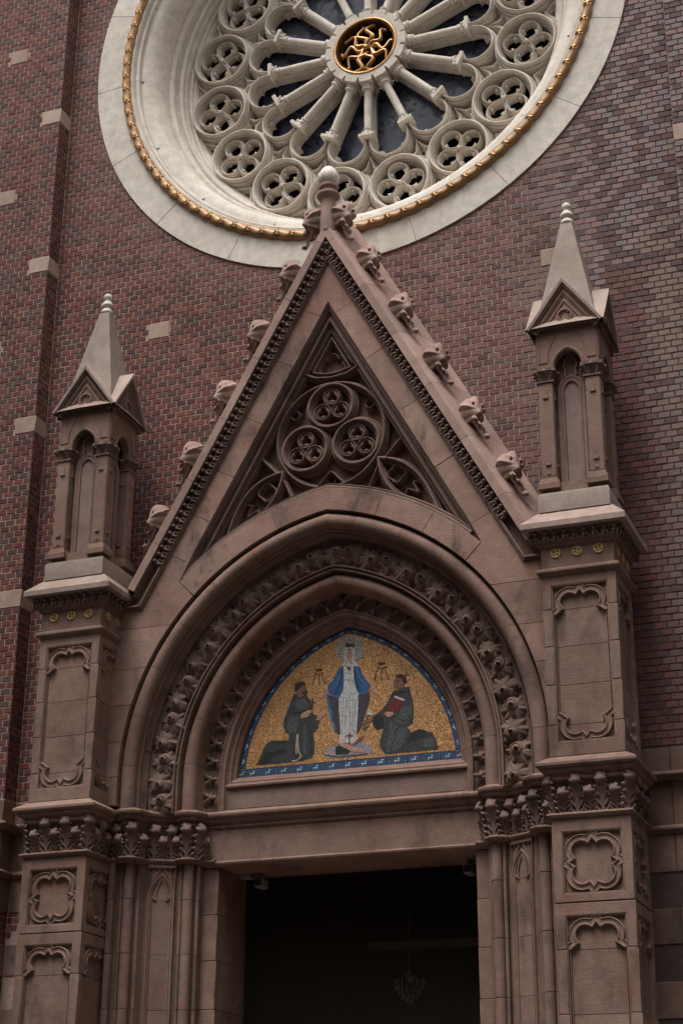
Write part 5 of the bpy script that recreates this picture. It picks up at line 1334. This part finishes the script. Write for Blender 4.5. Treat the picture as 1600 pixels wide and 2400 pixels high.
# ------------------------------------------------------------------ doorway interior
g = G()
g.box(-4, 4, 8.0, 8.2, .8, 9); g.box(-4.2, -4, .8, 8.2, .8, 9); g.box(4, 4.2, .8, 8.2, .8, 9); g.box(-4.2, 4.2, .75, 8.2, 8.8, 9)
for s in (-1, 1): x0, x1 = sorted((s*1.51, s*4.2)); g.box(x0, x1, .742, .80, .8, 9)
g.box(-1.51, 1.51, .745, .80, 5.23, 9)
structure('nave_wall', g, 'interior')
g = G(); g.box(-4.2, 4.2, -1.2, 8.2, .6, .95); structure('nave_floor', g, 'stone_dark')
g = G(); g.box(-.83, 3.6, 2.95, 3.2, 4.70, 4.775, .006); o = part('ceiling_beam', g, 'beam', None); o['label'] = 'pale painted beam inside the dark doorway'; o['category'] = 'beam'

# bird net
g = G(); a = math.radians(52); pit = .030; wd = .0013
for sg in (-1, 1):
    d = Vector((math.cos(a), sg*math.sin(a))); nrm = Vector((-d.y, d.x))
    for k in range(-140, 141):
        c = Vector((0, 3.1))+nrm*(k*pit)
        t0, t1 = -9, 9
        for p_, dd, lo, hi in ((c.x, d.x, -1.5, 1.5), (c.y, d.y, .96, 5.22)):
            u0, u1 = sorted(((lo-p_)/dd, (hi-p_)/dd)); t0, t1 = max(t0, u0), min(t1, u1)
        if t1-t0 < .05: continue
        n_ = 10; pts = []
        for i in range(n_+1):
            q = c+d*(t0+(t1-t0)*i/n_); sag = .045*math.sin((q.x+1.5)*1.6)*math.sin((q.y-1)*1.1)
            pts.append((q.x, .66+sag+.001*sg, q.y))
        rows = [[(x-nrm.x*wd, y, z-nrm.y*wd), (x+nrm.x*wd, y, z+nrm.y*wd)] for x, y, z in pts]
        g.rows(rows)
o = inst('bird_net', mesh('bird_net', g, 'net', 0, False), None); o['label'] = 'thin twine bird net hung across the doorway'; o['category'] = 'net'

# security cameras
def cctv(x, z, s, label):
    root = thing('security_camera', label, 'camera', (x, .5, z), 'security cameras under the lintel')
    g = G(); g.lathe([(.004, z+.075), (.045, z+.073), (.045, z+.055), (.02, z+.05), (.016, z+.02), (.004, z+.018)], (x, .52, 0), 14); part('mount', g, 'plastic', root, 40)
    g = G(); g.box(x-.055, x+.055, .40, .60, z-.075, z+.03, .018); part('housing', g, 'plastic', root, 30)
    g = G(); g.box(x-.043, x+.043, .393, .41, z-.062, z+.012, .01); part('lens_window', g, 'black', root, 30)
cctv(-1.215, 5.135, -1, 'small boxy security camera in the upper left corner of the doorway')
cctv(1.27, 5.135, 1, 'small boxy security camera in the upper right corner of the doorway')
root = thing('junction_box', 'flat pale junction box beside the left security camera', 'box', (-1.38, .5, 5.2))
g = G(); g.box(-1.46, -1.33, .42, .56, 5.176, 5.220, .006); part('case', g, 'plastic', root)

# chandelier
root = thing('chandelier', 'small crystal chandelier hanging in the dark beyond the net', 'chandelier', (-.30, 3, 4.0))
g = G(); g.tube([(-.30, 3, 8.8), (-.30, 3, 4.42)], .004, 5); part('chain', g, 'beam', root)
g = G(); g.lathe([(.01, 4.43), (.03, 4.40), (.02, 4.36), (.05, 4.33), (.02, 4.28)], (-.30, 3, 0), 12); part('stem', g, 'gold', root)
cg = G(); cg.lathe([(.002, -.035), (.014, -.012), (.009, .012), (.002, .02)], n=6); cm = mesh('crystal', cg, 'crystal', 0)
rnd = random.Random(2)
for ring, (r, z, n_) in enumerate(((.185, 4.29, 18), (.17, 4.22, 18), (.13, 4.17, 14), (.09, 4.12, 10), (.04, 4.07, 6), (.06, 4.36, 8))):
    for k in range(n_):
        a = 2*PI*k/n_+ring; inst('crystal', cm, root, Matrix.Translation((-.30+r*math.cos(a), 3+r*math.sin(a), z+rnd.uniform(-.015, .015))) @ Matrix.Scale(rnd.uniform(.8, 1.35), 4))

# ------------------------------------------------------------------ the courtyard round the church front (out of the picture; blocks added and sized to shade the lower portal)
def courtyard_shade_house(x0, x1, y0, y1, h, face, label):
    root = thing('courtyard_shade_building', label, 'building', ((x0+x1)/2, (y0+y1)/2, 0), 'unseen shading buildings round the courtyard')
    g = G(); g.box(x0, x1, y0, y1, 0.004, h, .03); part('wall', g, 'house', root, 0)
    g = G(); g.box(x0-.35, x1+.35, y0-.35, y1+.35, h, h+.5, .1); part('roof_cornice', g, 'house', root, 0)
    fr, a, b = {'east': (F((x1, 0, 0), (0, 1, 0), (0, 0, 1), (1, 0, 0)), y0, y1), 'west': (F((x0, 0, 0), (0, -1, 0), (0, 0, 1), (-1, 0, 0)), -y1, -y0), 'north': (F((0, y1, 0), (-1, 0, 0), (0, 0, 1), (0, 1, 0)), -x1, -x0)}[face]
    wg = G(); wg.prism(F((0, 0, 0), fr.U, fr.V, fr.N), [(-.6, 0), (.6, 0), (.6, 2.1), (-.6, 2.1)], -.1, .012, .004); wm = mesh('window', wg, 'glass', 0)
    fg = G(); fg.sweep(F((0, 0, 0), fr.U, fr.V, fr.N), [(-.6, 0), (.6, 0), (.6, 2.1), (-.6, 2.1)], [(-.02, 0), (-.02, .09), (-.16, .09), (-.16, 0)], True); fm = mesh('frame', fg, 'cream', 0)
    z = 1.3
    while z+2.8 < h:
        u = a+1.4
        while u < b-1.2:
            o = inst('window', wm, root, Matrix.Translation(fr(u, z, 0))); inst('frame', fm, o, None, False); u += 2.9
        z += 3.9
courtyard_shade_house(-24, -8.2, -40, -2.5, 17.0, 'east', 'unseen apartment wing left of the courtyard, added to shade the lower portal')
courtyard_shade_house(10.6, 25, -40, -2.5, 15.0, 'west', 'unseen apartment wing right of the courtyard, added to shade the lower portal')
courtyard_shade_house(-24, 25, -62, -27, 26.0, 'north', 'unseen tall apartment block opposite the church, added to shade the lower portal')
